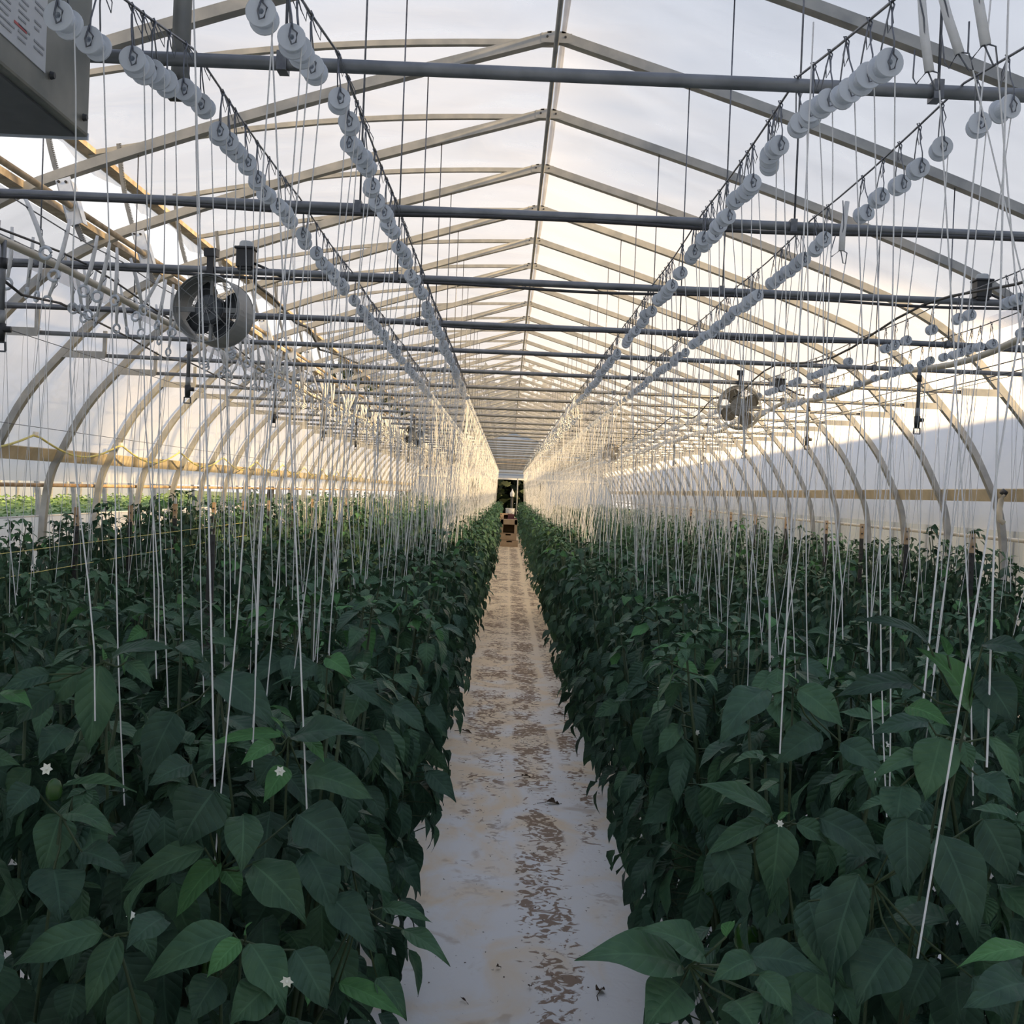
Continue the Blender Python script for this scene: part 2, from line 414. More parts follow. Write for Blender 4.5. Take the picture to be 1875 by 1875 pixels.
def gable(y, name, door):
    mb = MB()
    full = [(CX - a, b) for a, b in reversed(HP)] + [(CX + a, b) for a, b in HP[1:]]
    n = len(full)
    zdoor = EYE + 0.56
    if door:   # film above the header, film left and right of the opening
        up = [p for p in full if p[1] >= zdoor]
        mb.add([(x, y, z) for x, z in up], [tuple(range(len(up)))])
        for s in (-1, 1):
            x0 = CX - 0.2 + s * 1.6
            pts = [p for p in full if p[1] <= zdoor and (p[0] - CX) * s > 0]
            if s < 0: poly = pts + [(x0, zdoor), (x0, 0)]
            else: poly = [(x0, 0), (x0, zdoor)] + pts
            mb.add([(x, y, z) for x, z in poly], [tuple(range(len(poly)))])
    else:
        mb.add([(x, y, z) for x, z in full], [tuple(range(n))])
    return struct(mb.build(name, M['end_film'] if door else M['curtain']))
gable(Y_END + 0.05, 'wall_back', True)
gable(Y_START, 'wall_front', False)
# end wall timber
ye = Y_END - 0.03
struct(MB().box((CX, ye, EYE + 0.56), (8.0, 0.05, 0.07)).build('trim_1', M['white']))
struct(MB().box((CX, ye, EYE + 1.22), (7.0, 0.03, 0.40)).build('trim_2', M['siding']))
struct(MB().box((CX, ye - 0.02, EYE + 0.82), (7.6, 0.03, 0.04)).build('trim_3', M['pipe']))
for i, sx_ in enumerate((-1.8, 1.4)):
    struct(MB().box((CX + sx_, ye, 1.1), (0.09, 0.06, 2.2)).build('trim_%d' % (4 + i), M['white']))
struct(MB().add([(CX - 1.8, Y_END - 0.2, 2.2), (CX - 1.7, Y_END - 0.2, 0), (CX - 1.7, Y_END + 0.05, 0), (CX - 1.8, Y_END + 0.05, 2.2)], [(0, 1, 2, 3)]).build('trim_6', M['white']))

# ------------------------------------------------------------------ hoops
def hoop_mesh():
    me = MB(); w, d = 0.062, 0.053
    path = [(-a, b) for a, b in reversed(HP)] + [(a, b) for a, b in HP[1:]]
    vs = []; n = len(path)
    for i, (x, z) in enumerate(path):
        a = path[max(i - 1, 0)]; b = path[min(i + 1, n - 1)]
        tx, tz = b[0] - a[0], b[1] - a[1]; L = math.hypot(tx, tz); nx, nz = -tz / L, tx / L
        for oy, on in ((-w / 2, -d / 2), (w / 2, -d / 2), (w / 2, d / 2), (-w / 2, d / 2)):
            vs.append((x + nx * on, oy, z + nz * on))
    fs = [(i * 4 + j, i * 4 + (j + 1) % 4, (i + 1) * 4 + (j + 1) % 4, (i + 1) * 4 + j) for i in range(n - 1) for j in range(4)]
    me.add(vs, fs); return me
hm = hoop_mesh()
hoop0 = thing('roof_hoop', (CX, -S, 0), 'x', 'greenhouse hoop', 'steel hoops along the house')
hm.build('tube', M['galv'], hoop0, bevel=0.008)
jp = MB()                                     # splice plate with two bolts at the ridge
jp.box((0, -0.030, HP[0][1] - 0.012), (0.17, 0.006, 0.052))
jp.build('ridge_plate', M['galv'], hoop0)
for sx_ in (-0.05, 0.05):
    bl = MB(); bl.lathe([(0.0001, -0.038), (0.006, -0.038), (0.007, -0.033)], (sx_, 0, HP[0][1] - 0.006), 'Y', 8); bl.build('bolt', M['dark'], hoop0)
for k_ in range(-1, NB + 1):
    lab = ('first steel hoop overhead, arching past the top edge' if k_ == 3 else
           'grey steel arched hoop spanning the house, %s apex seen from the front' % ordn(k_ - 3)) if k_ > 3 else 'grey steel hoop out of sight %s' % ('behind the camera' if k_ < 1 else 'above the camera')
    if k_ == 4: lab = 'nearest grey steel hoop whose two legs slope down from the top edge'
    if k_ == -1: hoop0['label'] = lab; continue
    dup(hoop0, (CX, k_ * S, 0), lab)

# ridge pipe
tag(MB().tube([(CX, Y_START, HP[0][1] - 0.045), (CX, Y_END, HP[0][1] - 0.045)], 0.014, 8).build('ridge_pipe', M['galv']),
    'long grey pipe under the roof ridge joining every hoop apex', 'pipe')

# ------------------------------------------------------------------ crossbars with hangers and end brackets
ZB = EYE + 0.745 * S
XBL = CX - hp_at_z(ZB); XBR = CX + hp_at_z(ZB)
DROPS = [-1.70 * S, -0.43 * S, 0.73 * S, 1.93 * S]
bar0 = thing('crossbar', (0, 0, 0), 'x', 'crossbar', 'crossbars tying the hoops')
MB().tube([(XBL + 0.16, 0, ZB), (XBL + 1.2, 0, ZB - 0.004), (0, 0, ZB), (XBR - 0.16, 0, ZB)], 0.0155, 10).build('pipe', M['pipe'], bar0)
for s_, xe in ((1, XBL), (-1, XBR)):
    b = MB(); b.box((xe + s_ * 0.17, -0.026, ZB), (0.34, 0.005, 0.056)); b.box((xe + s_ * 0.17, 0, ZB + 0.027), (0.34, 0.05, 0.004))
    if s_ > 0: b.box((xe + 0.33, -0.01, ZB + 0.09), (0.028, 0.02, 0.2))
    b.build('end_bracket', M['galv'], bar0)
for x in DROPS:
    zt = hp_at_h(abs(x - CX)) - 0.01
    b = MB(); b.tube([(x, 0.0, zt), (x + 0.005, 0.0, ZB + 0.02)], 0.0035, 5)
    b.box((x, 0, ZB), (0.022, 0.042, 0.042)); b.build('hanger_rod', M['wire'], bar0)
for k_ in range(1, NB):
    lab = 'dark grey pipe crossbar spanning the house, %s from the front' % ordn(k_ - 1) if k_ > 1 else 'dark pipe crossbar directly over the camera'
    if k_ == 2: lab = 'topmost dark grey crossbar, nearest in view, meeting the zinc heater box'
    if k_ == 1: bar0.location = (0, S, 0); bar0['label'] = lab; continue
    # bars differ by a hair in height
    dup(bar0, (0, k_ * S, random.uniform(-0.008, 0.008)), lab)

# black cables strapped under the second, third and fourth crossbar
for k_, dz in ((3, 0.022), (4, 0.020), (5, 0.02)):
    pts = []
    for i in range(60):
        x = XBL + 0.3 + (XBR - XBL - 0.6) * i / 59
        pts.append((x, k_ * S - 0.02, ZB - dz - 0.012 * abs(math.sin(x * 2.1 + k_)) ** 3))
    tag(MB().tube(pts, 0.007, 5).build('cable', M['cable']), 'black cable tied under the %s crossbar from the front' % ordn(k_ - 1), 'cable')

# strut pipe by the heater and its clamp
st = thing('strut_pipe', (-0.70, 2 * S + 0.06, ZB), 'thick grey vertical pipe clamped to the topmost crossbar beside the heater', 'pipe')
st.location = at(329, 165, 2 * S + 0.06)
MB().tube([(0, 0, 0.0), (0, 0, 1.35)], 0.021, 12).build('pipe', M['galv'], st)
b = MB(); b.box((0, -0.028, -0.01), (0.03, 0.02, 0.045)); b.box((0.02, -0.035, -0.02), (0.012, 0.015, 0.03)); b.build('clamp', M['dark'], st)

# ------------------------------------------------------------------ hip boards, roll pipes
for s_, nm, xh in ((-1, 'left', -1), (1, 'right', 1)):
    x = CX + s_ * (hp_at_z(EYE + 0.125 * S) + 0.036)
    o = MB().box((x + s_ * 0.0, (Y_START + Y_END) / 2, EYE + 0.125 * S), (0.02, Y_END - Y_START, 0.115), Matrix.Rotation(-s_ * 0.36, 3, 'Y')).build('hip_board', M['wood'])
    tag(o, 'long olive-tan timber board running along the %s wall at eye height' % nm, 'board')
    z = Z_ROLL_L if s_ < 0 else Z_ROLL_R
    o = MB().tube([(CX + s_ * (hp_at_z(z) + 0.07), Y_START, z), (CX + s_ * (hp_at_z(z) + 0.07), Y_END, z)], 0.018, 8).build('roll_bar', M['rust'] if s_ < 0 else M['pvc'])
    tag(o, 'long pinkish-tan curtain roll pipe low along the %s wall' % nm, 'pipe')
tag(MB().tube([(CX - 4.33, Y_START, Z_CURT), (CX - 4.33, Y_END, Z_CURT)], 0.008, 6).build('curtain_rope', M['twine']), 'white edge rope on the drop curtain of the left wall', 'rope')
tag(MB().box((CX - 4.27, (Y_START + Y_END) / 2, EYE - 0.66), (0.02, Y_END - Y_START, 0.05)).build('curtain_rail', M['pvc']), 'cream rail across the lower curtain of the left wall', 'rail')

# ------------------------------------------------------------------ raised roof vent on the left slope
rz = HP[0][1] + 0.02; phi = math.radians(7.0); LV = 2.487 * S
vent = thing('roof_vent', (CX, 0, rz), 'long film-covered roof vent flap raised along the left slope', 'roof vent')
def vp(u, dz=0):   # u 0..1 from hinge to edge; gentle arch
    x = -LV * u * math.cos(phi); z = -LV * u * math.sin(phi) + 0.09 * math.sin(PI * u)
    return x, z + dz
mb = MB(); nu = 12; vs = []
ys = np.arange(Y_START, Y_END + 0.01, S / 4)
for y in ys:
    ph = abs(math.sin(PI * y / S))
    for i in range(nu + 1):
        x, z = vp(i / nu); vs.append((x, y, z + 0.03 + 0.04 * ph * math.sin(PI * min(1, i / nu + 0.1))))
mb.add(vs, [(r * (nu + 1) + i, r * (nu + 1) + i + 1, (r + 1) * (nu + 1) + i + 1, (r + 1) * (nu + 1) + i) for r in range(len(ys) - 1) for i in range(nu)], 0, True)
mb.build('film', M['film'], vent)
rib = MB()
vs = []
for i in range(nu + 1):
    x, z = vp(i / nu)
    for oy, oz in ((-0.018, -0.018), (0.018, -0.018), (0.018, 0.014), (-0.018, 0.014)): vs.append((x, oy, z + oz))
rib.add(vs, [(i * 4 + j, i * 4 + (j + 1) % 4, (i + 1) * 4 + (j + 1) % 4, (i + 1) * 4 + j) for i in range(nu) for j in range(4)])
rib0 = rib.build('rib', M['galv'], vent); rib0.location = (0, 0, 0)
for k_ in range(1, NB):
    r = rib0.copy(); C.objects.link(r); r.parent = vent; r.location = (0, k_ * S + 0.12, 0)
ex, ez = vp(1.0)
mb = MB()
mb.bar((ex, Y_START, ez + 0.01), (ex, Y_END, ez + 0.01), 0.10, 0.035); mb.bar((ex - 0.02, Y_START, ez + 0.05), (ex - 0.02, Y_END, ez + 0.05), 0.04, 0.03)
mb.build('edge_lath', M['tan'], vent)
# ragged film hem hanging off the edge lath
mb = MB(); vs = []; n = 0
yy = np.arange(2.0, Y_END, 0.11)
for y in yy:
    d = 0.05 + 0.035 * math.sin(y * 5.1) + random.uniform(0, 0.03)
    vs += [(ex - 0.03, y, ez + 0.0), (ex - 0.04, y, ez - d)]
mb.add(vs, [(2 * i, 2 * i + 1, 2 * i + 3, 2 * i + 2) for i in range(len(yy) - 1)]); mb.build('film_hem', M['film'], vent)
# sill under the opening
sxx = CX - SILL_H; szz = hp_at_h(SILL_H)
sill = thing('vent_sill', (sxx, 0, szz + 0.03), 'tan timber sill with frayed film along the lower side of the roof opening', 'sill')
mb = MB(); mb.bar((0, Y_START, 0.01), (0, Y_END, 0.01), 0.09, 0.04); mb.bar((-0.03, Y_START, 0.04), (-0.03, Y_END, 0.04), 0.05, 0.03); mb.build('timber', M['tan'], sill)
mb = MB()
for i in range(700):
    y = 3.6 + i * 0.03 + random.uniform(0, .02); h = random.uniform(0.02, 0.07)
    mb.add([(0.03, y, 0.03), (0.03, y + 0.006, 0.03), (0.03 + random.uniform(-.02, .04), y + random.uniform(-.01, .02), 0.03 + h)], [(0, 1, 2)])
mb.build('frayed_fibres', M['twine'], sill)['kind'] = 'stuff'
# vent shaft, rack arms, bracket plates
SHX, SHZ = -1.98 * S, EYE + 1.18 * S
tag(MB().tube([(SHX, 1.0, SHZ), (SHX, Y_END - 1, SHZ)], 0.017, 10).build('vent_shaft', M['tan']), 'tan drive shaft pipe running along below the roof opening', 'pipe')
def rack_pts():
    a = Vector((-2.15 * S, 0, EYE + 1.765 * S)); b = Vector((-1.935 * S, 0, EYE + 1.036 * S))
    return [a.lerp(b, t) + Vector((-0.05 * math.sin(PI * t), 0, 0)) for t in [i / 9 for i in range(10)]]
rk0 = thing('rack_arm', (0, 5 * S, 0), 'x', 'rack arm', 'toothed arms holding the roof vent up')
mb = MB(); rp = rack_pts()
for a, b in zip(rp, rp[1:]): mb.bar(a, b, 0.012, 0.022)
mb.build('arm', M['pipe'], rk0)
mb = MB()
for i in range(90):
    t = i / 89; j = min(int(t * 9), 8); p = rp[j].lerp(rp[j + 1], t * 9 - j)
    mb.box(p + Vector((0.015, 0, 0)), (0.010, 0.012, 0.005))
mb.build('teeth', M['pipe'], rk0)
pl0 = thing('pinion_bracket', (0, 5 * S, 0), 'x', 'bracket', 'zinc bracket plates on the vent shaft')
mb = MB(); q = (Vector((-2.02 * S, 0, EYE + 1.30 * S)), Vector((-1.955 * S, 0, EYE + 1.10 * S)))
mb.bar(q[0] + Vector((0, -0.035, 0)), q[1] + Vector((0, -0.035, 0)), 0.005, 0.085); 
mb.box((q[0] + q[1]) / 2 + Vector((-0.04, 0, 0)), (0.005, 0.075, 0.24), Matrix.Rotation(-0.31, 3, 'Y'))
mb.box((q[0] + q[1]) / 2 + Vector((0.04, 0, 0)), (0.005, 0.075, 0.24), Matrix.Rotation(-0.31, 3, 'Y'))
mb.build('plate', M['plate'], pl0)
for v in (q[0] + Vector((-0.02, -0.04, -0.02)), q[0] + Vector((0.02, -0.04, -0.02))):
    mb = MB(); mb.lathe([(0.0001, -0.008), (0.007, -0.008), (0.008, 0)], v, 'Y', 8); mb.build('bolt', M['dark'], pl0)
mb = MB(); mb.lathe([(0.018, -0.045), (0.03, -0.045), (0.03, 0.045), (0.018, 0.045)], (SHX, 0, SHZ), 'Y', 14); mb.build('collar', M['galv'], pl0)
for k_ in range(5, NB):
    l1 = '%s toothed rack arm crossing the open roof strip, counting from the heater box' % ordn(k_ - 4)
    l2 = '%s bluish zinc bracket plate on the vent shaft, counting from the heater box' % ordn(k_ - 4)
    if k_ == 5: rk0['label'] = l1; pl0['label'] = l2; continue
    dup(rk0, (0, k_ * S, 0), l1); dup(pl0, (0, k_ * S, 0), l2)

# ------------------------------------------------------------------ heater box, top left
hx, hz, hy = -0.731 * S, EYE + 0.566 * S, 1.9 * S
heater = thing('heater', (hx, hy, hz), 'large mottled zinc unit heater box in the upper left corner', 'heater')
mb = MB()
mb.box((-0.35, -0.62, 0.31), (0.70, 1.24, 0.62)); mb.build('casing', M['heater'], heater, bevel=0.006)
MB().box((-0.35, -0.62, -0.002), (0.66, 1.19, 0.006)).build('base_panel', M['motor'], heater)
MB().box((-0.352, 0.003, 0.004), (0.70, 0.006, 0.014)).build('bottom_flange', M['plate'], heater)
# paper label on the aisle side: position from the photo, lying on the casing side
def side_pt(px, py):
    d = C2W @ Vector((px - 937.5, 937.5 - py, -F)); t = hx / d.x
    return Vector((0.004, d.y * t - hy, EYE + d.z * t - hz))
p1 = side_pt(81, 134); 
lab = MB(); y1 = p1.y; z0 = p1.z; lw = 0.23; lh = 0.34
lab.box((0.001, y1 - lw / 2, z0 + lh / 2), (0.002, lw, lh))
def strip(u0, u1, v, h, mi): lab.box((0.0028, y1 - lw * (1 - (u0 + u1) / 2), z0 + v * lh), (0.0008, lw * (u1 - u0), h), None, mi)
for v in (0.93, 0.62, 0.40): strip(0.03, 0.68, v, 0.0045, 1)
strip(0.40, 0.62, 0.12, 0.005, 1)
for i in range(26):
    v = 0.05 + i * 0.035
    strip(0.05, random.uniform(0.28, 0.42), v, 0.0035, 2); strip(0.47, random.uniform(0.6, 0.70), v + .008, 0.0035, 2)
    if i % 3: strip(0.76, random.uniform(0.82, 0.96), v, 0.004, 2)
lab.build('label', [M['label'], M['label_red'], M['label_ink']], heater)['label'] = 'white printed paper label with red lines'
mb = MB(); p2 = side_pt(90, 138)
for v in (p2, side_pt(150, 215)):
    mb = MB(); mb.lathe([(0.0001, 0.008), (0.006, 0.008), (0.008, 0)], (0.003, v.y, v.z), 'X', 10); mb.build('screw', M['dark'], heater)

# ------------------------------------------------------------------ water pipes, cables and misters
def wavy(x, z, amp, sag, y0, y1, seed):
    r = random.Random(seed); pts = []; y = y0
    while y < y1:
        ph = (y / (2 * S)) % 1
        pts.append((x + amp * math.sin(y * 0.9 + seed), y, z - sag * math.sin(PI * ph) ** 2)); y += 0.3
    return pts
tag(MB().tube(wavy(-1.58 * S, ZB - 0.035, 0.01, 0.02, 0.8, Y_END - 1, 1), 0.017, 8).build('water_pipe', M['pvc']), 'cream water pipe slung under the crossbars on the left', 'pipe')
tag(MB().tube(wavy(1.98 * S, ZB - 0.04, 0.06, 0.05, 0.8, Y_END - 1, 2), 0.019, 8).build('water_pipe', M['pvc']), 'wavy cream water pipe slung under the crossbars on the right', 'pipe')
tag(MB().tube(wavy(-1.54 * S, ZB + 0.0, 0.015, 0.05, 0.8, Y_END - 1, 3), 0.005, 5).build('cable', M['cable']), 'black cable beside the left water pipe', 'cable')
tag(MB().tube(wavy(1.42 * S, ZB - 0.02, 0.05, 0.09, 0.8, Y_END - 1, 4), 0.006, 5).build('cable', M['cable']), 'dark sagging cable between the right spool wires and fan', 'cable')
ms0 = thing('mister', (0, 0, 0), 'x', 'mister', 'misters hanging from the water pipes')
MB().tube([(0, 0, -0.01), (0, 0, -0.30)], 0.012, 8).build('drop_pipe', M['pipe'], ms0)
mb = MB(); mb.tube([(0, 0, -0.08), (0, 0, -0.12)], 0.016, 10); mb.build('coupling', M['dark'], ms0)
mb = MB(); mb.tube([(0, 0, -0.28), (0, 0, -0.335)], 0.015, 10); mb.build('cuff', M['galv'], ms0)
mb = MB(); mb.tube([(0, 0, -0.33), (0, 0, -0.40)], [0.019, 0.015], 10); mb.tube([(-0.005, 0, -0.352), (0.038, 0, -0.352)], 0.013, 8)
mb.build('check_valve', M['dark'], ms0)
mb = MB(); 
for a, b in (((-.018, 0, -.40), (-.020, 0, -.435)), ((.018, 0, -.40), (.020, 0, -.435)), ((-.021, 0, -.437), (.021, 0, -.437)), ((-.018, 0, -.402), (.018, 0, -.402))): mb.bar(a, b, 0.007, 0.006)
mb.build('nozzle', M['motor'], ms0)
first = True
for s_, x in (('left', -1.58 * S), ('right', 1.98 * S)):
    i = 0; d = 3.46 if s_ == 'left' else 5.46
    while d < 31:
        i += 1
        lab = ('%s black-tipped mister hanging from the %s water pipe, from the front' % (ordn(i), s_))
        loc = (x, d * S, ZB - 0.035)
        if first: ms0.location = loc; ms0['label'] = lab; first = False
        else: dup(ms0, loc, lab)
        d += 2.01

# ------------------------------------------------------------------ fans
def make_fan(r, L):
    f = thing('circulation_fan', (0, 0, 0), 'x', 'fan')
    mb = MB(); mb.lathe([(r, 0), (r * 1.02, 0.01), (r, 0.03), (r, L), (r * 1.02, L), (r * 0.985, L), (r * 0.985, 0.0), (r, 0)], (0, 0, 0), 'Y', 40)
    mb.build('shroud', M['fan'], f)
    for yy_, nm in ((0.004, 'front_guard'), (L - 0.004, 'rear_guard')):
        mb = MB()
        for q_ in (0.55, 0.78, 0.93):
            mb.tube([(r * q_ * math.cos(a), yy_, r * q_ * math.sin(a)) for a in np.linspace(0, 2 * PI, 29)[:-1]], 0.0008, 4, closed=True)
        for i in range(10):
            a = i * PI / 5; mb.tube([(0, yy_, 0), (r * .99 * math.cos(a), yy_, r * .99 * math.sin(a))], 0.0013, 4)
        mb.build(nm, M['fan'], f)
    mb = MB(); mb.lathe([(0.0001, -0.0), (r * .13, 0), (r * .14, .004), (r * .36, .006), (r * 0.42, .016), (r * .43, .09), (r * .3, .10), (0.0001, .10)], (0, 0.02, 0), 'Y', 24)
    mo = mb.build('motor', M['motor'], f)
    mb = MB(); mb.lathe([(r * .12, -.002), (r * .13, -.003), (r * .13, 0)], (0, 0.02, 0), 'Y', 20); mb.build('motor_badge', M['galv'], mo)
    for i in range(4):
        a0 = i * PI / 2 + 0.5; vs = []
        for j in range(5):
            rr = r * (0.25 + 0.68 * j / 4); wd = 0.32 + 0.30 * math.sin(PI * j / 4 + .3)
            for s2 in (-1, 0, 1):
                a = a0 + s2 * wd; vs.append((rr * math.cos(a), 0.14 + s2 * 0.022, rr * math.sin(a)))
        mb = MB().add(vs, [(j * 3 + c, j * 3 + c + 1, j * 3 + c + 4, j * 3 + c + 3) for j in range(4) for c in range(2)], 0, True)
        b = mb.build('blade', M['motor'], f); so = b.modifiers.new('solid', 'SOLIDIFY'); so.thickness = 0.003
    mb = MB(); mb.box((0, 0.05, r + 0.045), (0.03, 0.03, 0.09)); mb.box((0, 0.05, r + 0.10), (0.055, 0.045, 0.035)); mb.build('hanger', M['dark'], f)
    mb = MB(); mb.bar((-r, .07, 0), (r, .07, 0), .012, .02); mb.bar((0, .075, -r), (0, .075, r), .012, .02); mb.build('motor_mount', M['fan'], f)
    mb = MB(); mb.tube([(r * .75, .02, r * .55), (r * .2, -.01, r * .75), (r * .3, -.01, -r * .1), (r * .7, -.01, -r * .55), (r * .95, 0, -r * .1), (r * .9, .05, .1 + r), (r * 1.2, .05, r + .11)], 0.0028, 5)
    mb.build('cable', M['galv'], f)
    return f
fa = make_fan(0.150, 0.20)
c = at(376, 563, 4 * S - 0.06); fa.location = c; fa.rotation_euler = (0, 0, math.radians(-6))
fa['label'] = 'large round grey fan hanging under the third crossbar on the left'
keep = (M['motor'], M['fan'])
M['motor'] = mat('lit_fan_blades', (0.55, 0.52, 0.46), 0.5, noise=(0.6, 0.57, 0.5), scale=6, translucent=0.5)  # paler copy of the dark motor, with the light on it in the colour
M['fan'] = mat('lit_fan_shell', (0.72, 0.69, 0.62), 0.5, noise=(0.78, 0.75, 0.68), scale=6, translucent=0.45)  # paler copy of the grey shell, light likewise put into its colour
fb = make_fan(0.165, 0.30); M['motor'], M['fan'] = keep; c = at(1353, 744, 7 * S - 0.06); fb.location = c; fb.rotation_euler = (0, 0, math.radians(-14))
fb['label'] = 'round caged fan hanging under a crossbar on the right'
dup(fa, at(757, 798, 12.5 * S - 0.06), 'small far round fan hanging left of the aisle')
dup(fa, at(828, 836, 21 * S - 0.06), 'tiny farthest round fan left of the aisle')
dup(fb, at(1119, 828, 16 * S - 0.06), 'faint far round fan hanging right of the aisle')

# junction boxes on the crossbars
def jbox(px, py, y, lab, k_=1.0):
    t = thing('junction_box', at(px, py, y), lab, 'junction box')
    mb = MB(); mb.box((0, 0, 0.04 * k_), (0.075 * k_, 0.07 * k_, 0.085 * k_)); mb.box((0, 0, 0.082 * k_), (0.09 * k_, 0.085 * k_, 0.012 * k_)); mb.box((0, 0, 0.0), (0.06 * k_, 0.06 * k_, 0.03)); mb.build('body', M['dark'], t, bevel=0.004)
    mb = MB(); mb.lathe([(0.034 * k_, 0.088 * k_), (0.031 * k_, 0.108 * k_), (0.026 * k_, 0.115 * k_), (0.0001, 0.115 * k_)], (0, 0, 0), 'Z', 14); mb.build('clear_lid', M['glassy'], t)
    mb = MB(); mb.tube([(0.035 * k_, 0, 0.02), (0.09 * k_, 0, 0.0), (0.15 * k_, 0.0, -0.03), (0.2 * k_, 0, -0.035)], 0.006, 6); mb.build('cable', M['cable'], t)
    return t
jbox(450, 490, 4 * S, 'black box with clear cap standing on the third crossbar by the fan')
jbox(1427, 714, 7 * S, 'small dark box with pale cap beside the right fan')
jbox(1797, 545, 4 * S + .0, 'dark grey box on a crossbar near the right edge', 0.9)
# cable looping from the left box down to the far pipes
cp = [(462, 492, 4.0), (468, 520, 4.3), (500, 545, 4.8), (540, 590, 5.6), (565, 600, 6), (585, 640, 6.5), (620, 650, 7), (655, 665, 8)]
tag(MB().tube([at(a, b, d * S) for a, b, d in cp], 0.008, 6).build('cable', M['cable']), 'thick black cable looping away from the box by the left fan', 'cable')
cp = [(0, 508, 3.5), (40, 540, 3.7), (110, 555, 4), (170, 585, 5), (240, 620, 6), (300, 655, 6.5), (350, 665, 7), (420, 700, 8), (470, 715, 9)]
tag(MB().tube([at(a, b, d * S) for a, b, d in cp], 0.006, 6).build('cable', M['cable']), 'thin black cable sagging across the left hoops', 'cable')

# yellow cord on the left wall with its support wire
pts = []; y = 4.0; x = -3.08 * S
sw = MB().tube([(x, 3.0, EYE + 0.30 * S), (x, 30, EYE + 0.27 * S)], 0.0025, 4)
sw = tag(sw.build('support_wire', M['wire']), 'thin wire carrying the yellow cord along the left wall', 'wire')
cord = thing('yellow_cord', (0, 0, 0), 'yellow cord hanging in shallow loops along the left wall', 'cord')
p0 = 3.6 * 0 + 7.29 * S - 1.6 * S * 3
for i in range(200):
    yy_ = 4.0 + i * 0.13; ph = ((yy_ - 7.29 * S) / (1.6 * S)) % 1
    pts.append((x, yy_, EYE + 0.245 * S - 0.15 * math.sin(PI * ph)))
MB().tube(pts, 0.009, 6).build('cord', M['yellow'], cord)
mb = MB()
for i in range(-2, 12):
    mb.box((x, 7.29 * S + i * 1.6 * S, EYE + 0.25 * S), (0.02, 0.07, 0.03))
mb.build('cord_tie', M['twine'], cord)

# white hose bend on the right wall
hs = thing('hose', (0, 0, 0), 'short bent cream hose with dark end hooked on the right wall board', 'hose')
hp_ = [at(a, b, 7.75 * S) for a, b in ((1838, 906), (1833, 915), (1830, 935), (1831, 952), (1838, 958))]
MB().tube(hp_, 0.024, 10).build('tube', M['pvc'], hs)
MB().tube([at(1834, 899, 7.75 * S), at(1842, 905, 7.75 * S)], 0.027, 10).build('end_collar', M['dark'], hs)
# bare cables on the far right
for i, (x, z, nm) in enumerate(((2.36 * S, ZB - 0.03, 'upper'), (2.36 * S + 0.02, ZB - 0.09, 'lower'))):
    tag(MB().tube([(x, 1.0, z), (x, Y_END - 1, z)], 0.004, 5).build('bare_wire', M['wire']), '%s of two bare wires running along near the right wall' % nm, 'wire')

# ------------------------------------------------------------------ support wires, spools, hooks, twine
ZW = ZB + 0.016
HL = 0.105
def wdip(y, w='R1'): return -0.012 * math.sin(PI * (y / S % 1)) - {'L1': .137, 'L2': .165, 'R1': .15, 'R2': .10}.get(w, .1) * min(1.2, max(0, 2.5 - y))
WX = {'L1': -0.328 * S, 'L2': -0.585 * S, 'L3': -1.40 * S, 'L4': -1.64 * S, 'R1': 0.483 * S, 'R2': 0.776 * S, 'R3': 1.55 * S, 'R4': 1.88 * S}
WN = {'L1': 'first wire left of the aisle', 'L2': 'second wire left of the aisle', 'L3': 'third wire left of the aisle', 'L4': 'fourth wire left of the aisle',
      'R1': 'first wire right of the aisle', 'R2': 'second wire right of the aisle', 'R3': 'third wire right of the aisle', 'R4': 'fourth wire right of the aisle'}
BED = {'L1': -0.57, 'L2': -0.57, 'L3': -1.90, 'L4': -1.90, 'R1': 0.785, 'R2': 0.785, 'R3': 2.14, 'R4': 2.14}
for k_, x in WX.items():
    mb = MB(); pts = [(x, 0.3 + i * S / 4, ZW + wdip(0.3 + i * S / 4, k_)) for i in range(int((Y_END - 1) / S * 4))]
    mb.tube(pts, 0.0028, 5)
    tag(mb.build('support_wire', M['wire']), 'twisted steel support wire, ' + WN[k_], 'wire')

def twine_mesh(name, L, wob, seed, r=0.00125, n=4):
    rr = random.Random(seed); pts = []; k2 = 10
    a = rr.uniform(0, 6)
    for i in range(k2 + 1):
        t = i / k2; pts.append((wob * math.sin(a + t * 7) * t, wob * .6 * math.sin(a * 2 + t * 5) * t, -L * t))
    mb = MB().tube(pts, r, n, cap=False)
    me = bpy.data.meshes.new(name); me.from_pydata([tuple(v) for v in mb.v], [], mb.f); me.materials.append(M['twine'])
    me.polygons.foreach_set('use_smooth', [True] * len(mb.f)); return me
TW = [twine_mesh('twine', L, w, i) for i, (L, w) in enumerate([(1.15, .003), (1.25, .012), (1.3, .005), (1.1, .02), (1.2, .004), (1.35, .008)])]

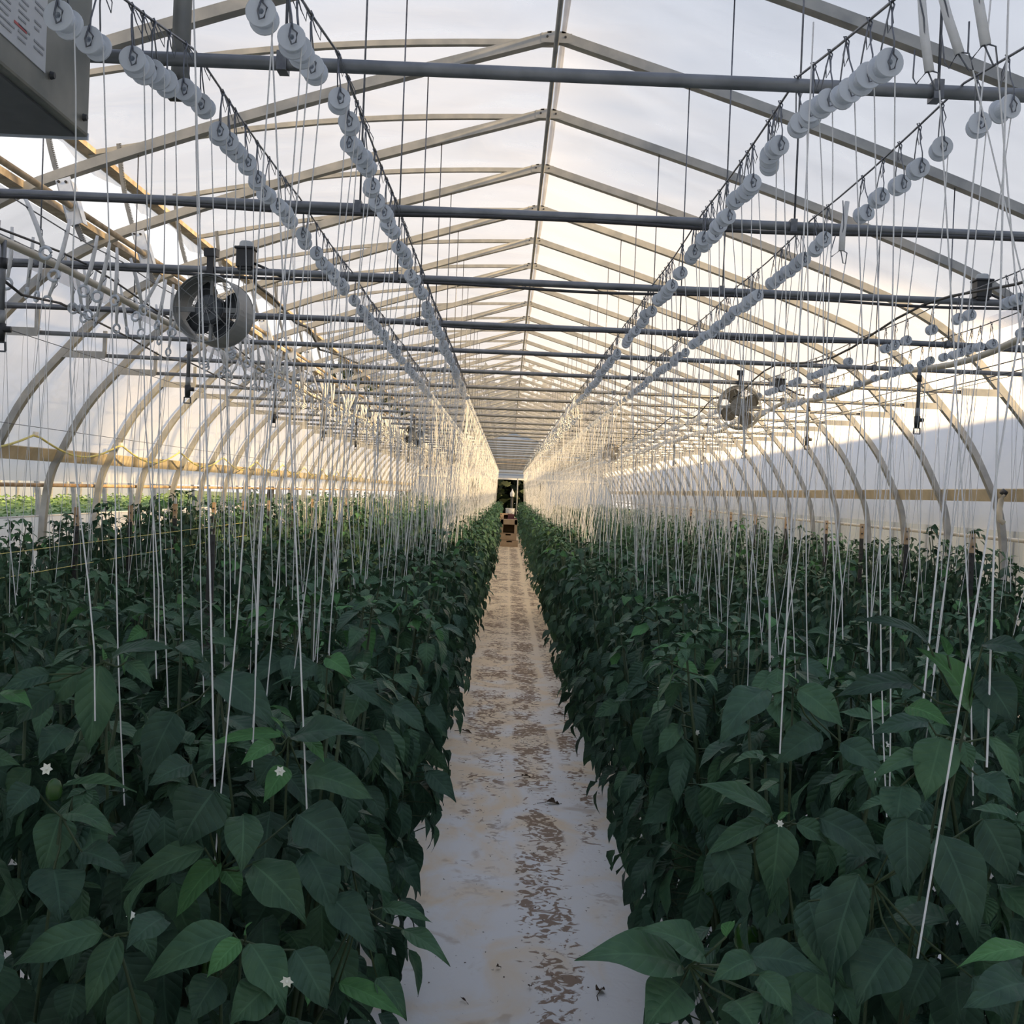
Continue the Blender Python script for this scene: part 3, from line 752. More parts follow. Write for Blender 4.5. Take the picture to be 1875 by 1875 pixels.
def spool_root():
    t = thing('twine_spool', (0, 0, 0), 'x', 'twine spool')
    R_ = 0.0240; h = 0.019; mb = MB()
    mb.lathe([(0.005, -h), (R_ * .97, -h), (R_, -h + .001), (R_, -h + .004), (R_ * .9, -h + .005), (0.0165, -h + .006), (0.0185, 0), (0.0165, h - .006), (R_ * .9, h - .005), (R_, h - .004), (R_, h), (0.005, h), (0.004, -h)], (0, 0, -HL), 'Y', 22)
    mb.build('spool', M['spool'], t)
    mb = MB()
    mb.tube([(0, -.004, -.012), (-.006, 0, .004), (0, .004, .007), (.005, 0, -.004), (0, -.006, -.02), (0, -.012, -.045), (.002, -.022, -.07), (.003, -.023, -.093), (.010, -.023, -.100), (.007, -.023, -.116), (0, -.023, -.119), (-.004, -.023, -.106), (.002, -.024, -.082)], 0.0016, 5)
    mb.tube([(0, .002, -.0), (-.002, .010, -.035), (-.002, .02, -.07), (0, .021, -.098)], 0.0016, 5)
    mb.tube([(0, .0, 0.0), (.003, .02, -.022), (.010, .028, -.04), (.014, .02, -.025), (.004, .01, -.004)], 0.0014, 4)
    mb.build('wire_hook', M['wire'], t)
    tw = bpy.data.objects.new('twine', TW[0]); C.objects.link(tw); tw.parent = t; tw.location = (0.017, 0, -HL)
    return t
def hook_root():
    t = thing('twine_hook', (0, 0, 0), 'x', 'twine hook')
    mb = MB(); mb.tube([(0, 0, -.02), (-.006, 0, .005), (.004, 0, .007), (.006, 0, -.01), (.003, 0, -.06), (.02, 0, -.10), (.012, 0, -.12)], 0.0018, 5)
    mb.build('wire_hook', M['wire'], t)
    mb = MB(); mb.tube([(0.0, 0, .05), (0.004, 0, .0), (0.007, 0, -.08), (.003, 0, -.16)], [.006, .008, .009, .007], 8); mb.build('wound_twine', M['twine'], t)
    mb = MB(); mb.tube([(.003 + .019 * math.sin(a), .0, -.185 + .022 * math.cos(a)) for a in np.linspace(0, 2 * PI, 15)[:-1]], 0.0062, 6, closed=True); mb.build('ring', M['spool'], t)
    tw = bpy.data.objects.new('twine', TW[0]); C.objects.link(tw); tw.parent = t; tw.location = (0.0, 0, -0.20)
    return t
SP0, HK0 = spool_root(), hook_root()

# positions along each wire: clusters with gaps, nothing right at a crossbar
def positions(seed, y0, y1, gap):
    r = random.Random(seed); out = []; y = y0
    while y < y1:
        u = (y / S) % 1
        if 0.04 < u < 0.96: out.append(y)
        y += gap * r.choice((0.55, 0.7, 0.8, 0.9, 1.1, 1.2, 2.1)) * r.uniform(.85, 1.15)
    return out
# first spools on the four near wires follow the photograph (pixel of the spool disc)
NEAR = {'R1': [(1628, 108), (1588, 140), (1546, 168), (1516, 192), (1486, 207), (1456, 217), (1427, 247), (1416, 275), (1408, 300), (1376, 322), (1366, 345), (1354, 366), (1329, 390), (1315, 412), (1300, 440)],
        'R2': [(1841, 195), (1783, 221), (1721, 268), (1680, 304), (1644, 346), (1613, 374), (1577, 395), (1514, 433), (1489, 458), (1466, 475)],
        'L1': [(488, 15), (526, 42), (539, 93), (565, 128), (616, 180), (636, 186), (652, 236), (660, 267), (667, 297), (685, 320), (697, 343), (706, 380), (716, 400), (722, 412), (735, 445)],
        'L2': [(112, 35), (180, 95), (237, 128), (256, 150), (270, 158), (305, 175), (335, 188), (365, 198), (408, 233), (404, 262), (423, 295), (445, 330), (468, 345), (490, 360), (510, 380)]}
recs = []     # (distance, wire, y, kind, xshift)
for wi, (k_, x) in enumerate(WX.items()):
    ys_ = []
    if k_ in NEAR:
        for px, py in NEAR[k_]:
            d = C2W @ Vector((px - 937.5, 937.5 - py, -F)); t = (x) / d.x if abs(d.x) > 1e-4 else 0
            ys_.append(d.y * t)
        start = max(ys_) + 0.1
        ys_.sort()
        for i in range(1, len(ys_)):
            if ys_[i] - ys_[i - 1] < 0.06: ys_[i] = ys_[i - 1] + 0.062
        start = max(ys_) + 0.08
    else: start = {'L3': 2.2, 'L4': 2.6, 'R3': 3.6, 'R4': 3.2}[k_]
    ys_ += positions(wi + 11, start, Y_END - 1.2, {'L1': .115, 'L2': .12, 'R1': .115, 'R2': .13, 'L3': .15, 'L4': .16, 'R3': .15, 'R4': .15}[k_])
    for y in ys_:
        kind = 'hook' if (k_ in ('L3', 'L4') or (k_ == 'R1' and y > 8.7 * S) or (k_ == 'L2' and y > 15 * S)) else 'spool'
        recs.append((k_, x, y, kind))
vis = [r for r in recs if in_view((r[1], r[2], ZW - HL + wdip(r[2], r[0])), 30)]
def pick(kind, n): return sorted([r for r in vis if r[3] == kind], key=lambda r: r[1] ** 2 + r[2] ** 2)[:n]
chosen = pick('spool', 300) + pick('hook', 300); chosen_set = set(chosen)
rr = random.Random(5); cnt = {}
chosen.sort(key=lambda r: (r[0], r[2]))
firsts = {'spool': True, 'hook': True}
for r in chosen:
    k_, x, y, kind = r
    cnt[(k_, kind)] = cnt.get((k_, kind), 0) + 1
    nm = ordn(cnt[(k_, kind)])
    if kind == 'spool':
        lab = 'white twine spool on a wire hook, %s along the %s' % (nm, WN[k_]); grp = 'twine spools on the ' + WN[k_]
    else:
        lab = 'white wound twine hook, %s along the %s' % (nm, WN[k_]); grp = 'wound twine hooks on the ' + WN[k_]
    root = SP0 if kind == 'spool' else HK0
    dz = wdip(y, k_)
    if kind == 'spool': rz_ = rr.uniform(-.25, .25)
    else: rz_ = rr.uniform(-1.2, 1.2)
    o = dup(root, (x, y, ZW + dz), lab, grp, rz_)
    if kind == 'hook': o.rotation_euler = (rr.uniform(-.25, .25), rr.uniform(-.45, .45), rz_)
    else: o.rotation_euler = (rr.uniform(-.06, .06), rr.uniform(-.10, .10), rz_)
    for ch in o.children:
        if ch.name.startswith('twine'):
            ch.data = rr.choice(TW)
            lean = (BED[k_] - x) / 3.0
            ch.rotation_euler = Matrix.Rotation(-lean + rr.uniform(-.07, .07) * (0.6 if y < 4 else 1), 3, 'Y').to_euler()
            e0 = (o.rotation_euler.to_matrix().inverted() @ Matrix.Rotation(-lean + rr.gauss(0, .016), 3, 'Y') @ Matrix.Rotation(rr.gauss(0, .03), 3, 'X')).to_euler()
            ch.rotation_euler = e0
for root in (SP0, HK0):
    for ch in list(root.children): bpy.data.objects.remove(ch)
    bpy.data.objects.remove(root)
# the rest: one mass of small far spools and their twine
def mass(recs_, name, label, cat):
    mb = MB()
    tw = MB()
    for k_, x, y, kind in recs_:
        z = ZW - HL; 
        if kind == 'spool': mb.lathe([(0.0001, -.019), (.024, -.019), (.017, 0), (.024, .019), (.0001, .019)], (x, y, z), 'Y', 7)
        else: mb.tube([(x + rr.uniform(-.02, .02), y, z + .2), (x + rr.uniform(-.03, .03), y, z - .02)], .010, 5)
        bx = x + (BED[k_] - x) * 0.8 + rr.uniform(-.09, .09)
        tw.tube([(x, y, z), (bx, y + rr.uniform(-.1, .1), z - 1.35)], 0.0021, 3, 1, cap=False)
    mb.add(tw.v, tw.f, 1)
    o = mb.build(name, [M['spool'], M['twine']])
    return tag(o, label, cat, kind='stuff')
mass([r for r in recs if r not in chosen_set and r[3] == 'spool' and in_view((r[1], r[2], ZW), 300)], 'far_twine_spools', 'mass of tiny far twine spools and strings toward the end wall', 'twine spools')
mass([r for r in recs if r not in chosen_set and r[3] == 'hook' and in_view((r[1], r[2], ZW), 300)], 'far_twine_hooks', 'mass of tiny far wound twine hooks and strings toward the end wall', 'twine hooks')
# loose large hooks wound with twine, top right
for i, (px, py, y, ang, lab) in enumerate(((1692, 60, 1.75, -0.12, 'white wound twine hook hanging at the top right, left of a pair'), (1735, 30, 1.75, -0.30, 'white wound twine hook hanging at the top right, right of a pair'),
        (1792, 5, 1.6, -0.15, 'white wound twine hook with bent wire foot at the very top right'), (1543, 425, 2.75, 0.1, 'white wound twine hook hanging alone among the right-hand spools'))):
    t = thing('twine_hook', at(px, py, y), lab, 'twine hook')
    mb = MB(); L_ = 0.10 if i < 3 else 0.075; w_ = .0075
    mb.tube([(0, 0, L_), (0, 0, 0), (0.004, 0, -L_ * .6)], [w_ * .8, w_, w_ * 1.05], 8); mb.build('wound_twine', M['twine'], t)
    mb = MB(); z1 = -L_ * .6
    mb.tube([(-.012, -.004, L_), (-.002, -.008, L_ * .2), (.0, 0, z1), (-.018, 0, z1 - .018), (-.022, 0, z1 - .008), (-.016, 0, z1 + .035)], .0014, 5)
    mb.tube([(.002, 0, z1), (.012, 0, z1 - .03), (.018, 0, z1 - .030), (.018, 0, z1 - .004), (.004, 0, z1 + .002)], .0014, 5)
    mb.build('wire_foot', M['wire'], t)
    mb = MB(); mb.tube([(0.018, 0, z1 - .004), (0.01, 0.01, -0.9), (0.0, .02, -1.2)], .0013, 4, cap=False); mb.build('twine', M['twine'], t)
    t.rotation_euler = (0, ang, 0)

# the nearest strings, ending on the front plants
for i, (bx_, by_, yb_, tx_, ty_, yt_, lab) in enumerate((
        (393, 1440, 1.80, 386, 1180, 1.82, 'nearest string left of the aisle, ending on the dark front leaf'),
        (562, 1490, 1.95, 548, 1180, 1.97, 'string dropping behind the light green shoot left of the aisle'),
        (1680, 1755, 1.52, 1778, 1150, 1.60, 'longest slanting string at the right, reaching lowest among the front leaves'),
        (1807, 1405, 1.60, 1815, 1120, 1.62, 'upright string at the far right ending on the front leaves'),
        (1690, 1290, 1.75, 1716, 1020, 1.80, 'slanting string just left of the large light green leaf'),
        (1428, 1380, 2.05, 1440, 1120, 2.08, 'string dropping between the two front shoots right of the aisle'))):
    b_ = at(bx_, by_, yb_); t_ = at(tx_, ty_, yt_); k_ = (ZW - b_.z) / (t_.z - b_.z); top_ = b_ + (t_ - b_) * k_
    tag(MB().tube([b_, b_.lerp(top_, .3) + Vector((.002, 0, 0)), b_.lerp(top_, .65), top_], .0016, 5, cap=False).build('string', M['twine']), lab, 'string', 'nearest plant strings')

# strings hanging at the outer beds, from wires outside the spool rows
for side, x0 in (('left', -3.15), ('right', 3.2)):
    mb = MB(); 
    tag(MB().tube([(x0, 1, ZB - 0.05), (x0, Y_END - 1, ZB - 0.05)], .0025, 4).build('support_wire', M['wire']), 'support wire over the bed against the %s wall' % side, 'wire')
    root = None; i = 0
    for y in positions(31 if side == 'left' else 32, 3.2, 26, 0.30):
        i += 1
        lab = 'single white string over the bed by the %s wall, %s from the front' % (side, ordn(i))
        o = bpy.data.objects.new('string', rr.choice(TW)); C.objects.link(o)
        o.location = (x0, y, ZB - 0.05); o.rotation_euler = (rr.uniform(-.08, .08), rr.uniform(-.08, .08), 0)
        tag(o, lab, 'string', 'strings by the %s wall' % side)

# ------------------------------------------------------------------ pepper plants
def leaf_grid(L, W, droop, fold, nl, nw, wav, rg):
    ts = np.linspace(0, 1, nl + 1); ss = np.linspace(-1, 1, nw + 1)
    w = np.sin(PI * ts ** 0.72) ** (0.85 + 0.35 * ts) * (1 - 0.22 * ts); w[0] = 0.03; w[-1] = 0.0
    ang = droop * ts                                   # curl down along the length
    dx = np.cumsum(np.cos(ang)) / len(ts); dz = -np.cumsum(np.sin(ang)) / len(ts)
    dx -= dx[0]; dz -= dz[0]
    V = np.zeros((nl + 1, nw + 1, 3))
    V[:, :, 0] = (dx * L)[:, None]
    V[:, :, 1] = w[:, None] * ss[None, :] * W / 2
    V[:, :, 2] = (dz * L)[:, None] + np.abs(ss)[None, :] * fold * W * w[:, None]
    if wav: V[:, :, 2] += wav * W * np.sin(ts * 11 + rg.uniform(0, 6))[:, None] * (ss ** 2)[None, :] * np.sign(ss)[None, :]
    if nl >= 6: V[:, :, 2] += 0.02 * W * np.sin(ts * 34)[:, None] * (np.abs(ss) * (1 - np.abs(ss)) * 4)[None, :]
    V = V.reshape(-1, 3)
    idx = np.arange((nl + 1) * (nw + 1)).reshape(nl + 1, nw + 1)
    Fq = np.stack([idx[:-1, :-1], idx[1:, :-1], idx[1:, 1:], idx[:-1, 1:]], -1).reshape(-1, 4)
    return V, Fq
def orient(V, yaw, pitch, roll, pos):
    R = np.array((Matrix.Rotation(yaw, 3, 'Z') @ Matrix.Rotation(pitch, 3, 'Y') @ Matrix.Rotation(roll, 3, 'X')))
    return V @ R.T + np.array(pos)

def gen_plant(seed, nleaf, H, RX, res, size=1.0):
    """returns leaf verts, quads, material ids and stem paths"""
    rg = np.random.default_rng(seed); Vs = []; Fs = []; Ms = []; off = 0; stems = []
    nl, nw = res
    nb = 5 if nleaf > 50 else 4
    br = []
    for b in range(nb):
        a = b * 2 * PI / nb + rg.uniform(-.4, .4); rad = rg.uniform(.45, .9) * RX
        top = np.array([rad * math.cos(a), rad * math.sin(a), H * rg.uniform(.86, 1.0)])
        base = np.array([0, 0, 0.14 * H]); midp = (base + top) / 2 + np.array([math.cos(a), math.sin(a), 0]) * .10 * RX
        br.append((base, midp, top)); stems.append([base, midp, top])
    def bp(b, t):
        p0, p1, p2 = br[b]; return p0 * (1 - t) ** 2 + 2 * p1 * t * (1 - t) + p2 * t * t
    for i in range(nleaf):
        b = int(rg.integers(nb)); t = rg.uniform(0.0, 1.0) ** 0.75
        p = bp(b, t)
        ax = math.atan2(p[1], p[0]) if t > .15 else rg.uniform(-PI, PI)
        yaw = ax + rg.normal(0, 0.95)
        petl = rg.uniform(.03, .09) * (1.15 - .6 * t)
        out = np.array([math.cos(yaw), math.sin(yaw), rg.uniform(-.1, .5)]); petl *= 1.9 if t < .6 else 1.0
        p2 = p + out * petl * size
        L = rg.uniform(.10, .165) * (1.0 - .40 * max(0, t - .8) / .2) * size; W = L * rg.uniform(.46, .58)
        pitch = rg.uniform(.35, 1.3) if t < .88 else rg.uniform(-.15, .75)
        V, Fq = leaf_grid(L, W, rg.uniform(.4, 1.3), rg.uniform(.04, .20), nl, nw, rg.uniform(0, .09), rg)
        V = orient(V, yaw, pitch, rg.normal(0, .35), p2)
        m_ = 0 if rg.random() < .72 else 1
        if t > .93 and rg.random() < .5: m_ = 2 if rg.random() < .15 else 1
        Vs.append(V); Fs.append(Fq + off); Ms.append(np.full(len(Fq), m_)); off += len(V)
        if nl >= 6: stems.append([p, p2])
    if True:   # crown tips: whorls of small new leaves
        for b in range(nb):
            p = br[b][2]
            for j in range(5 if nl >= 3 else 3):
                yaw = j * 2.4 + rg.uniform(0, 1); L = rg.uniform(.04, .10) * size
                V, Fq = leaf_grid(L, L * .45, rg.uniform(.3, 1.0), .2, nl, nw, 0.05, rg)
                V = orient(V, yaw, rg.uniform(-.7, .5), rg.normal(0, .3), p + np.array([0, 0, .01]))
                Vs.append(V); Fs.append(Fq + off); Ms.append(np.full(len(Fq), 2 if (j < 1 and nl >= 8) else 1)); off += len(V)
    stems.append([np.array([0, 0, 0]), np.array([.01, 0, .14 * H])])
    return np.concatenate(Vs), np.concatenate(Fs), np.concatenate(Ms), stems
def np_mesh(name, V, Fq, Mi, mats, smooth=True, grid=None):
    me = bpy.data.meshes.new(name); me.vertices.add(len(V)); me.vertices.foreach_set('co', V.astype(np.float32).ravel())
    me.loops.add(Fq.size); me.loops.foreach_set('vertex_index', Fq.astype(np.int32).ravel())
    me.polygons.add(len(Fq)); me.polygons.foreach_set('loop_start', np.arange(0, Fq.size, Fq.shape[1], dtype=np.int32))
    for m in mats: me.materials.append(m)
    me.polygons.foreach_set('material_index', Mi.astype(np.int32)); me.polygons.foreach_set('use_smooth', np.ones(len(Fq), bool) if smooth else np.zeros(len(Fq), bool))
    if grid:
        nl, nw = grid; T, Sg = np.meshgrid(np.linspace(0, 1, nl + 1), np.linspace(-1, 1, nw + 1), indexing='ij')
        per = np.stack([T.ravel(), Sg.ravel()], 1); uv = np.tile(per, (len(V) // len(per), 1))
        ul = me.uv_layers.new(name='leaf'); ul.data.foreach_set('uv', uv[Fq.ravel()].astype(np.float32).ravel())
    me.update(calc_edges=True); return me
def stem_mesh(stems, thick=1.0):
    mb = MB()
    for st_ in stems:
        r = .0035 if len(st_) == 2 else .007
        if st_[0][2] == 0: mb.tube(st_, [.012, .010], 7); continue
        if len(st_) == 3:
            pts = [st_[0] * (1 - t) ** 2 + 2 * st_[1] * t * (1 - t) + st_[2] * t * t for t in (0, .25, .5, .75, 1)]
            mb.tube(pts, [.009, .008, .006, .005, .003], 6)
        else: mb.tube(st_, .0019, 4, cap=False)
    me = bpy.data.meshes.new('stem'); me.from_pydata([tuple(v) for v in mb.v], [], mb.f); me.materials.append(M['stem'])
    me.polygons.foreach_set('use_smooth', [True] * len(mb.f)); return me
TH = []; TM = []; TL = []
for i in range(5):
    V, Fq, Mi, st_ = gen_plant(100 + i, 190, 1.30, .27, (8, 4), 1.05); TH.append((np_mesh('foliage', V, Fq, Mi, LEAFM, grid=(8, 4)), stem_mesh(st_)))
for i in range(7):
    V, Fq, Mi, st_ = gen_plant(200 + i, 165, 1.28, .27, (4, 2), 1.0); st_ = [s for s in st_ if len(s) == 3 or s[0][2] == 0]; TM.append((np_mesh('foliage', V, Fq, Mi, LEAFM, grid=(4, 2)), stem_mesh(st_)))
for i in range(5):
    TL.append(gen_plant(300 + i, 75, 1.28, .27, (2, 2), 1.2)[:3])

BEDS = [(-0.57, 'L1', 'first left bed', 1.15), (-1.90, 'L2', 'second left bed', 1.3), (-3.15, 'L3', 'left wall bed', 1.3),
        (0.785, 'R1', 'first right bed', 1.05), (2.14, 'R2', 'second right bed', 1.3), (3.25, 'R3', 'right wall bed', 1.3)]
prec = []; rp_ = random.Random(77)
for bx, kk, nm, y0 in BEDS:
    for li, (ox, ln) in enumerate(((-.13, 'left'), (.13, 'right'))):
        y = y0 + (0.22 if li else 0)
        i = 0
        while y < Y_END - 1.5:
            hs_ = rp_.uniform(.93, 1.04)
            if kk in ('L3', 'R3'): hs_ = rp_.uniform(.92, 1.12)
            if kk == 'L2' or kk == 'R2': hs_ = rp_.uniform(.88, 1.02)
            if kk == 'L3' and y > 9.5: hs_ *= 1.08
            if kk == 'L2' and y > 11: hs_ *= 1.10
            if kk == 'R3' and 7.4 < y < 9.2: hs_ *= 1.10
            prec.append((bx + ox + rp_.uniform(-.04, .04), y, hs_, nm, ln, kk))
            y += 0.45 * rp_.uniform(.92, 1.08)
for x_, y_, nm_, ln_, kk_ in ((-.95, 2.25, 'first left bed', 'outer', 'L1'), (-1.0, 2.75, 'first left bed', 'outer', 'L1'), (-1.02, 3.2, 'first left bed', 'outer', 'L1'), (1.17, 2.35, 'first right bed', 'outer', 'R1'), (1.2, 2.85, 'first right bed', 'outer', 'R1')):
    prec.append((x_, y_, .98, nm_, ln_, kk_))
pv = [p for p in prec if in_view((p[0], p[1], 1.25), 40) or in_view((p[0], p[1], .8), 40)]
pv.sort(key=lambda p: p[0] ** 2 + p[1] ** 2)
pc = pv[:300]; ps = set(pc); pc.sort(key=lambda p: (p[3], p[4], p[1]))
cn = {}; n_hero = 0
def pepper_mesh(col):
    mb = MB(); prof = [(0.001, 0), (.012, .002), (.022, .012), (.026, .03), (.024, .05), (.018, .066), (.006, .074), (.001, .075)]
    vs = []; n = 18
    for r, h in prof:
        for j in range(n):
            a = 2 * PI * j / n; q = 1 + .10 * math.cos(3 * a) * (1 if h > .005 else .3); vs.append((r * q * math.cos(a), r * q * math.sin(a), h - .075))
    mb.add(vs, [(i * n + j, i * n + (j + 1) % n, (i + 1) * n + (j + 1) % n, (i + 1) * n + j) for i in range(len(prof) - 1) for j in range(n)], 0, True)
    return mb
def flower_mesh():
    mb = MB()
    for j in range(6):
        a = j * PI / 3; d = Vector((math.cos(a), math.sin(a), .25)) * .55; p = Vector((-math.sin(a), math.cos(a), 0))
        mb.add([(0, 0, 0), d * .008 + p * .0028, d * .016, d * .008 - p * .0028], [(0, 1, 2, 3)])
    mb.lathe([(.0001, .004), (.0018, .003), (.0018, 0)], (0, 0, 0), 'Z', 8); return mb
pm = pepper_mesh(0).build('pepper_fruit', M['pepper']); pr = pepper_mesh(0).build('pepper_fruit', M['pepper_red']); fm = flower_mesh().build('flower', M['petal'])
pmd, prd, fmd = pm.data, pr.data, fm.data
for o in (pm, pr, fm): bpy.data.objects.remove(o)
for x, y, hs_, nm, ln, kk in pc:
    cn[(nm, ln)] = cn.get((nm, ln), 0) + 1
    dist = math.hypot(x, y); hero = dist < 4.2
    tpl = rp_.choice(TH if hero else TM)
    lab = 'dark green pepper plant, %s in the %s line of the %s' % (ordn(cn[(nm, ln)]), ln, nm)
    t = thing('pepper_plant', (x, y, 0), lab, 'pepper plant', 'pepper plants in the ' + nm, rp_.uniform(0, 6.28)); t.scale = (1, 1, hs_)
    o = bpy.data.objects.new('foliage', tpl[0]); C.objects.link(o); o.parent = t
    o = bpy.data.objects.new('stem', tpl[1]); C.objects.link(o); o.parent = t
    if hero:
        for i in range(1):
            a = rp_.uniform(0, 6.28); o = bpy.data.objects.new('flower', fmd); C.objects.link(o); o.parent = t
            o.location = (.2 * math.cos(a), .2 * math.sin(a), rp_.uniform(1.0, 1.2)); o.rotation_euler = (rp_.uniform(1, 2.4), 0, a)
        for i in range(2):
            a = rp_.uniform(0, 6.28); o = bpy.data.objects.new('pepper_fruit', pmd); C.objects.link(o); o.parent = t
            o.location = (.12 * math.cos(a), .12 * math.sin(a), rp_.uniform(.5, .85))
# the rest of the crop as one mass
Vs, Fs, Ms = [], [], []; off = 0
for p in prec:
    if p in ps or (abs(p[0]) < 1.3 and p[1] < 3.5): continue
    V, Fq, Mi = TL[rp_.randrange(5)]; a = rp_.uniform(0, 6.28); c_, s_ = math.cos(a), math.sin(a)
    V2 = V.copy(); V2[:, 0] = V[:, 0] * c_ - V[:, 1] * s_ + p[0]; V2[:, 1] = V[:, 0] * s_ + V[:, 1] * c_ + p[1]; V2[:, 2] = V[:, 2] * p[2]
    Vs.append(V2); Fs.append(Fq + off); Ms.append(Mi); off += len(V2)
me = np_mesh('pepper_crop', np.concatenate(Vs), np.concatenate(Fs), np.concatenate(Ms), LEAFM, grid=(2, 2))
o = bpy.data.objects.new('pepper_crop', me); C.objects.link(o)
tag(o, 'mass of small far pepper plants filling the beds to the end wall', 'pepper plants', kind='stuff')

# ------------------------------------------------------------------ the nearest shoots, leaf by leaf
# (base px, base py, tip px, tip py, width px, leaf tone, distance down the house); leaves of one shoot share a centre
SHOOTS = [
 ((528, 1350), 1.95, [(520,1345,375,1368,30,2),(535,1350,682,1348,62,0),(555,1418,687,1468,78,1),(500,1360,440,1402,38,2),(525,1405,482,1472,46,2),(560,1352,594,1398,32,2),(515,1345,495,1312,22,2),(505,1385,470,1440,60,0)]),
 ((402, 1592), 1.70, [(402,1575,322,1682,60,2),(375,1553,218,1637,62,1),(410,1592,442,1642,46,2),(462,1582,562,1692,98,1),(445,1492,440,1602,76,1),(545,1492,645,1590,112,0),(392,1448,330,1550,115,0),(397,1450,402,1535,46,1),(350,1400,270,1440,60,0)]),
 ((442, 1722), 1.55, [(426,1708,262,1798,88,1),(440,1722,378,1792,50,2),(458,1728,524,1856,84,1),(450,1712,462,1688,16,2),(400,1790,350,1870,80,0),(500,1800,420,1880,90,1),(540,1740,600,1850,85,0)]),
 ((212, 1712), 1.50, [(188,1708,18,1773,76,1),(216,1714,158,1858,62,1),(240,1700,280,1600,40,1),(140,1800,120,1880,70,0),(300,1680,230,1740,70,0)]),
 ((112, 1495), 1.62, [(110,1492,76,1602,78,1),(122,1490,214,1532,52,1),(98,1592,112,1692,104,0),(60,1440,10,1500,60,0),(150,1560,235,1600,60,0)]),
 ((192, 1212), 1.80, [(205,1205,328,1192,42,0),(182,1216,162,1382,76,1),(150,1222,84,1300,56,1),(232,1212,282,1262,34,1),(100,1262,28,1332,60,0),(90,1235,0,1268,46,0),(188,1208,175,1178,20,2),(120,1330,70,1400,60,0),(5,1265,60,1300,40,2)]),
 ((400, 1242), 2.00, [(396,1238,506,1338,84,0),(388,1240,352,1218,40,0),(320,1305,262,1432,78,0),(330,1180,375,1215,40,0)]),
 ((600, 1200), 2.45, [(597,1205,645,1242,46,2),(640,1250,700,1300,40,0),(580,1215,530,1260,48,0),(660,1270,640,1330,50,1),(720,1290,780,1345,48,0)]),
 ((660, 1660), 1.95, [(602,1640,690,1745,78,0),(700,1662,792,1690,32,1),(737,1702,824,1768,42,1),(690,1790,745,1868,50,1),(620,1800,742,1866,48,2),(582,1800,562,1842,42,2),(640,1560,720,1640,70,0),(560,1560,610,1680,90,0)]),
 ((1262, 1768), 1.55, [(1248,1768,1054,1757,108,1),(1292,1752,1165,1700,84,1),(1245,1806,1180,1885,104,1),(1378,1756,1302,1802,62,1),(1390,1785,1452,1862,66,1),(1372,1752,1508,1784,78,0),(1345,1832,1385,1890,88,1),(1330,1715,1345,1690,26,2),(1500,1850,1450,1890,90,0)]),
 ((1428, 1506), 1.95, [(1426,1508,1409,1648,82,1),(1412,1494,1270,1436,56,1),(1400,1508,1288,1572,46,1),(1456,1500,1482,1432,24,1),(1458,1508,1522,1548,46,1),(1500,1498,1616,1580,82,0),(1425,1502,1448,1488,18,2),(1340,1560,1290,1640,66,0),(1320,1540,1370,1640,80,0)]),
 ((1600, 1620), 1.60, [(1572,1602,1522,1808,104,0),(1660,1498,1664,1642,88,0),(1722,1528,1788,1724,104,0),(1640,1732,1568,1845,124,0),(1600,1700,1630,1770,70,0),(1800,1500,1856,1620,92,0),(1700,1760,1660,1860,90,0),(1480,1650,1500,1760,80,0),(1780,1790,1850,1875,90,0)]),
 ((1738, 1350), 1.70, [(1722,1350,1692,1468,88,1),(1692,1382,1592,1428,42,1),(1764,1358,1777,1418,36,1),(1700,1322,1590,1350,48,0),(1810,1350,1868,1452,42,1),(1650,1440,1640,1520,78,0),(1790,1420,1860,1480,60,0)]),
 ((1772, 1300), 1.62, [(1776,1300,1680,1186,88,2),(1700,1178,1560,1136,36,0),(1672,1252,1522,1282,56,0),(1800,1180,1890,1205,52,0),(1735,1200,1710,1160,26,2),(1660,1295,1740,1330,50,2),(1800,1240,1860,1330,80,0)]),
 ((1452, 1258), 2.10, [(1462,1262,1545,1335,68,1),(1442,1254,1372,1284,30,1),(1402,1262,1316,1362,78,0),(1460,1250,1430,1235,16,2),(1500,1340,1420,1400,70,0),(1540,1360,1620,1420,60,0)]),
 ((1880, 1745), 1.45, [(1885,1740,1752,1772,52,2),(1885,1800,1760,1850,90,0)]),
]
hero_disc = []      # (px, py, radius px, y)
for cpx, y, lv in SHOOTS:
    for l_ in lv: hero_disc.append(((l_[0] + l_[2]) / 2, (l_[1] + l_[3]) / 2, math.hypot(l_[2] - l_[0], l_[3] - l_[1]) * .46, y))
rgh = np.random.default_rng(4)
hero_shoots = []
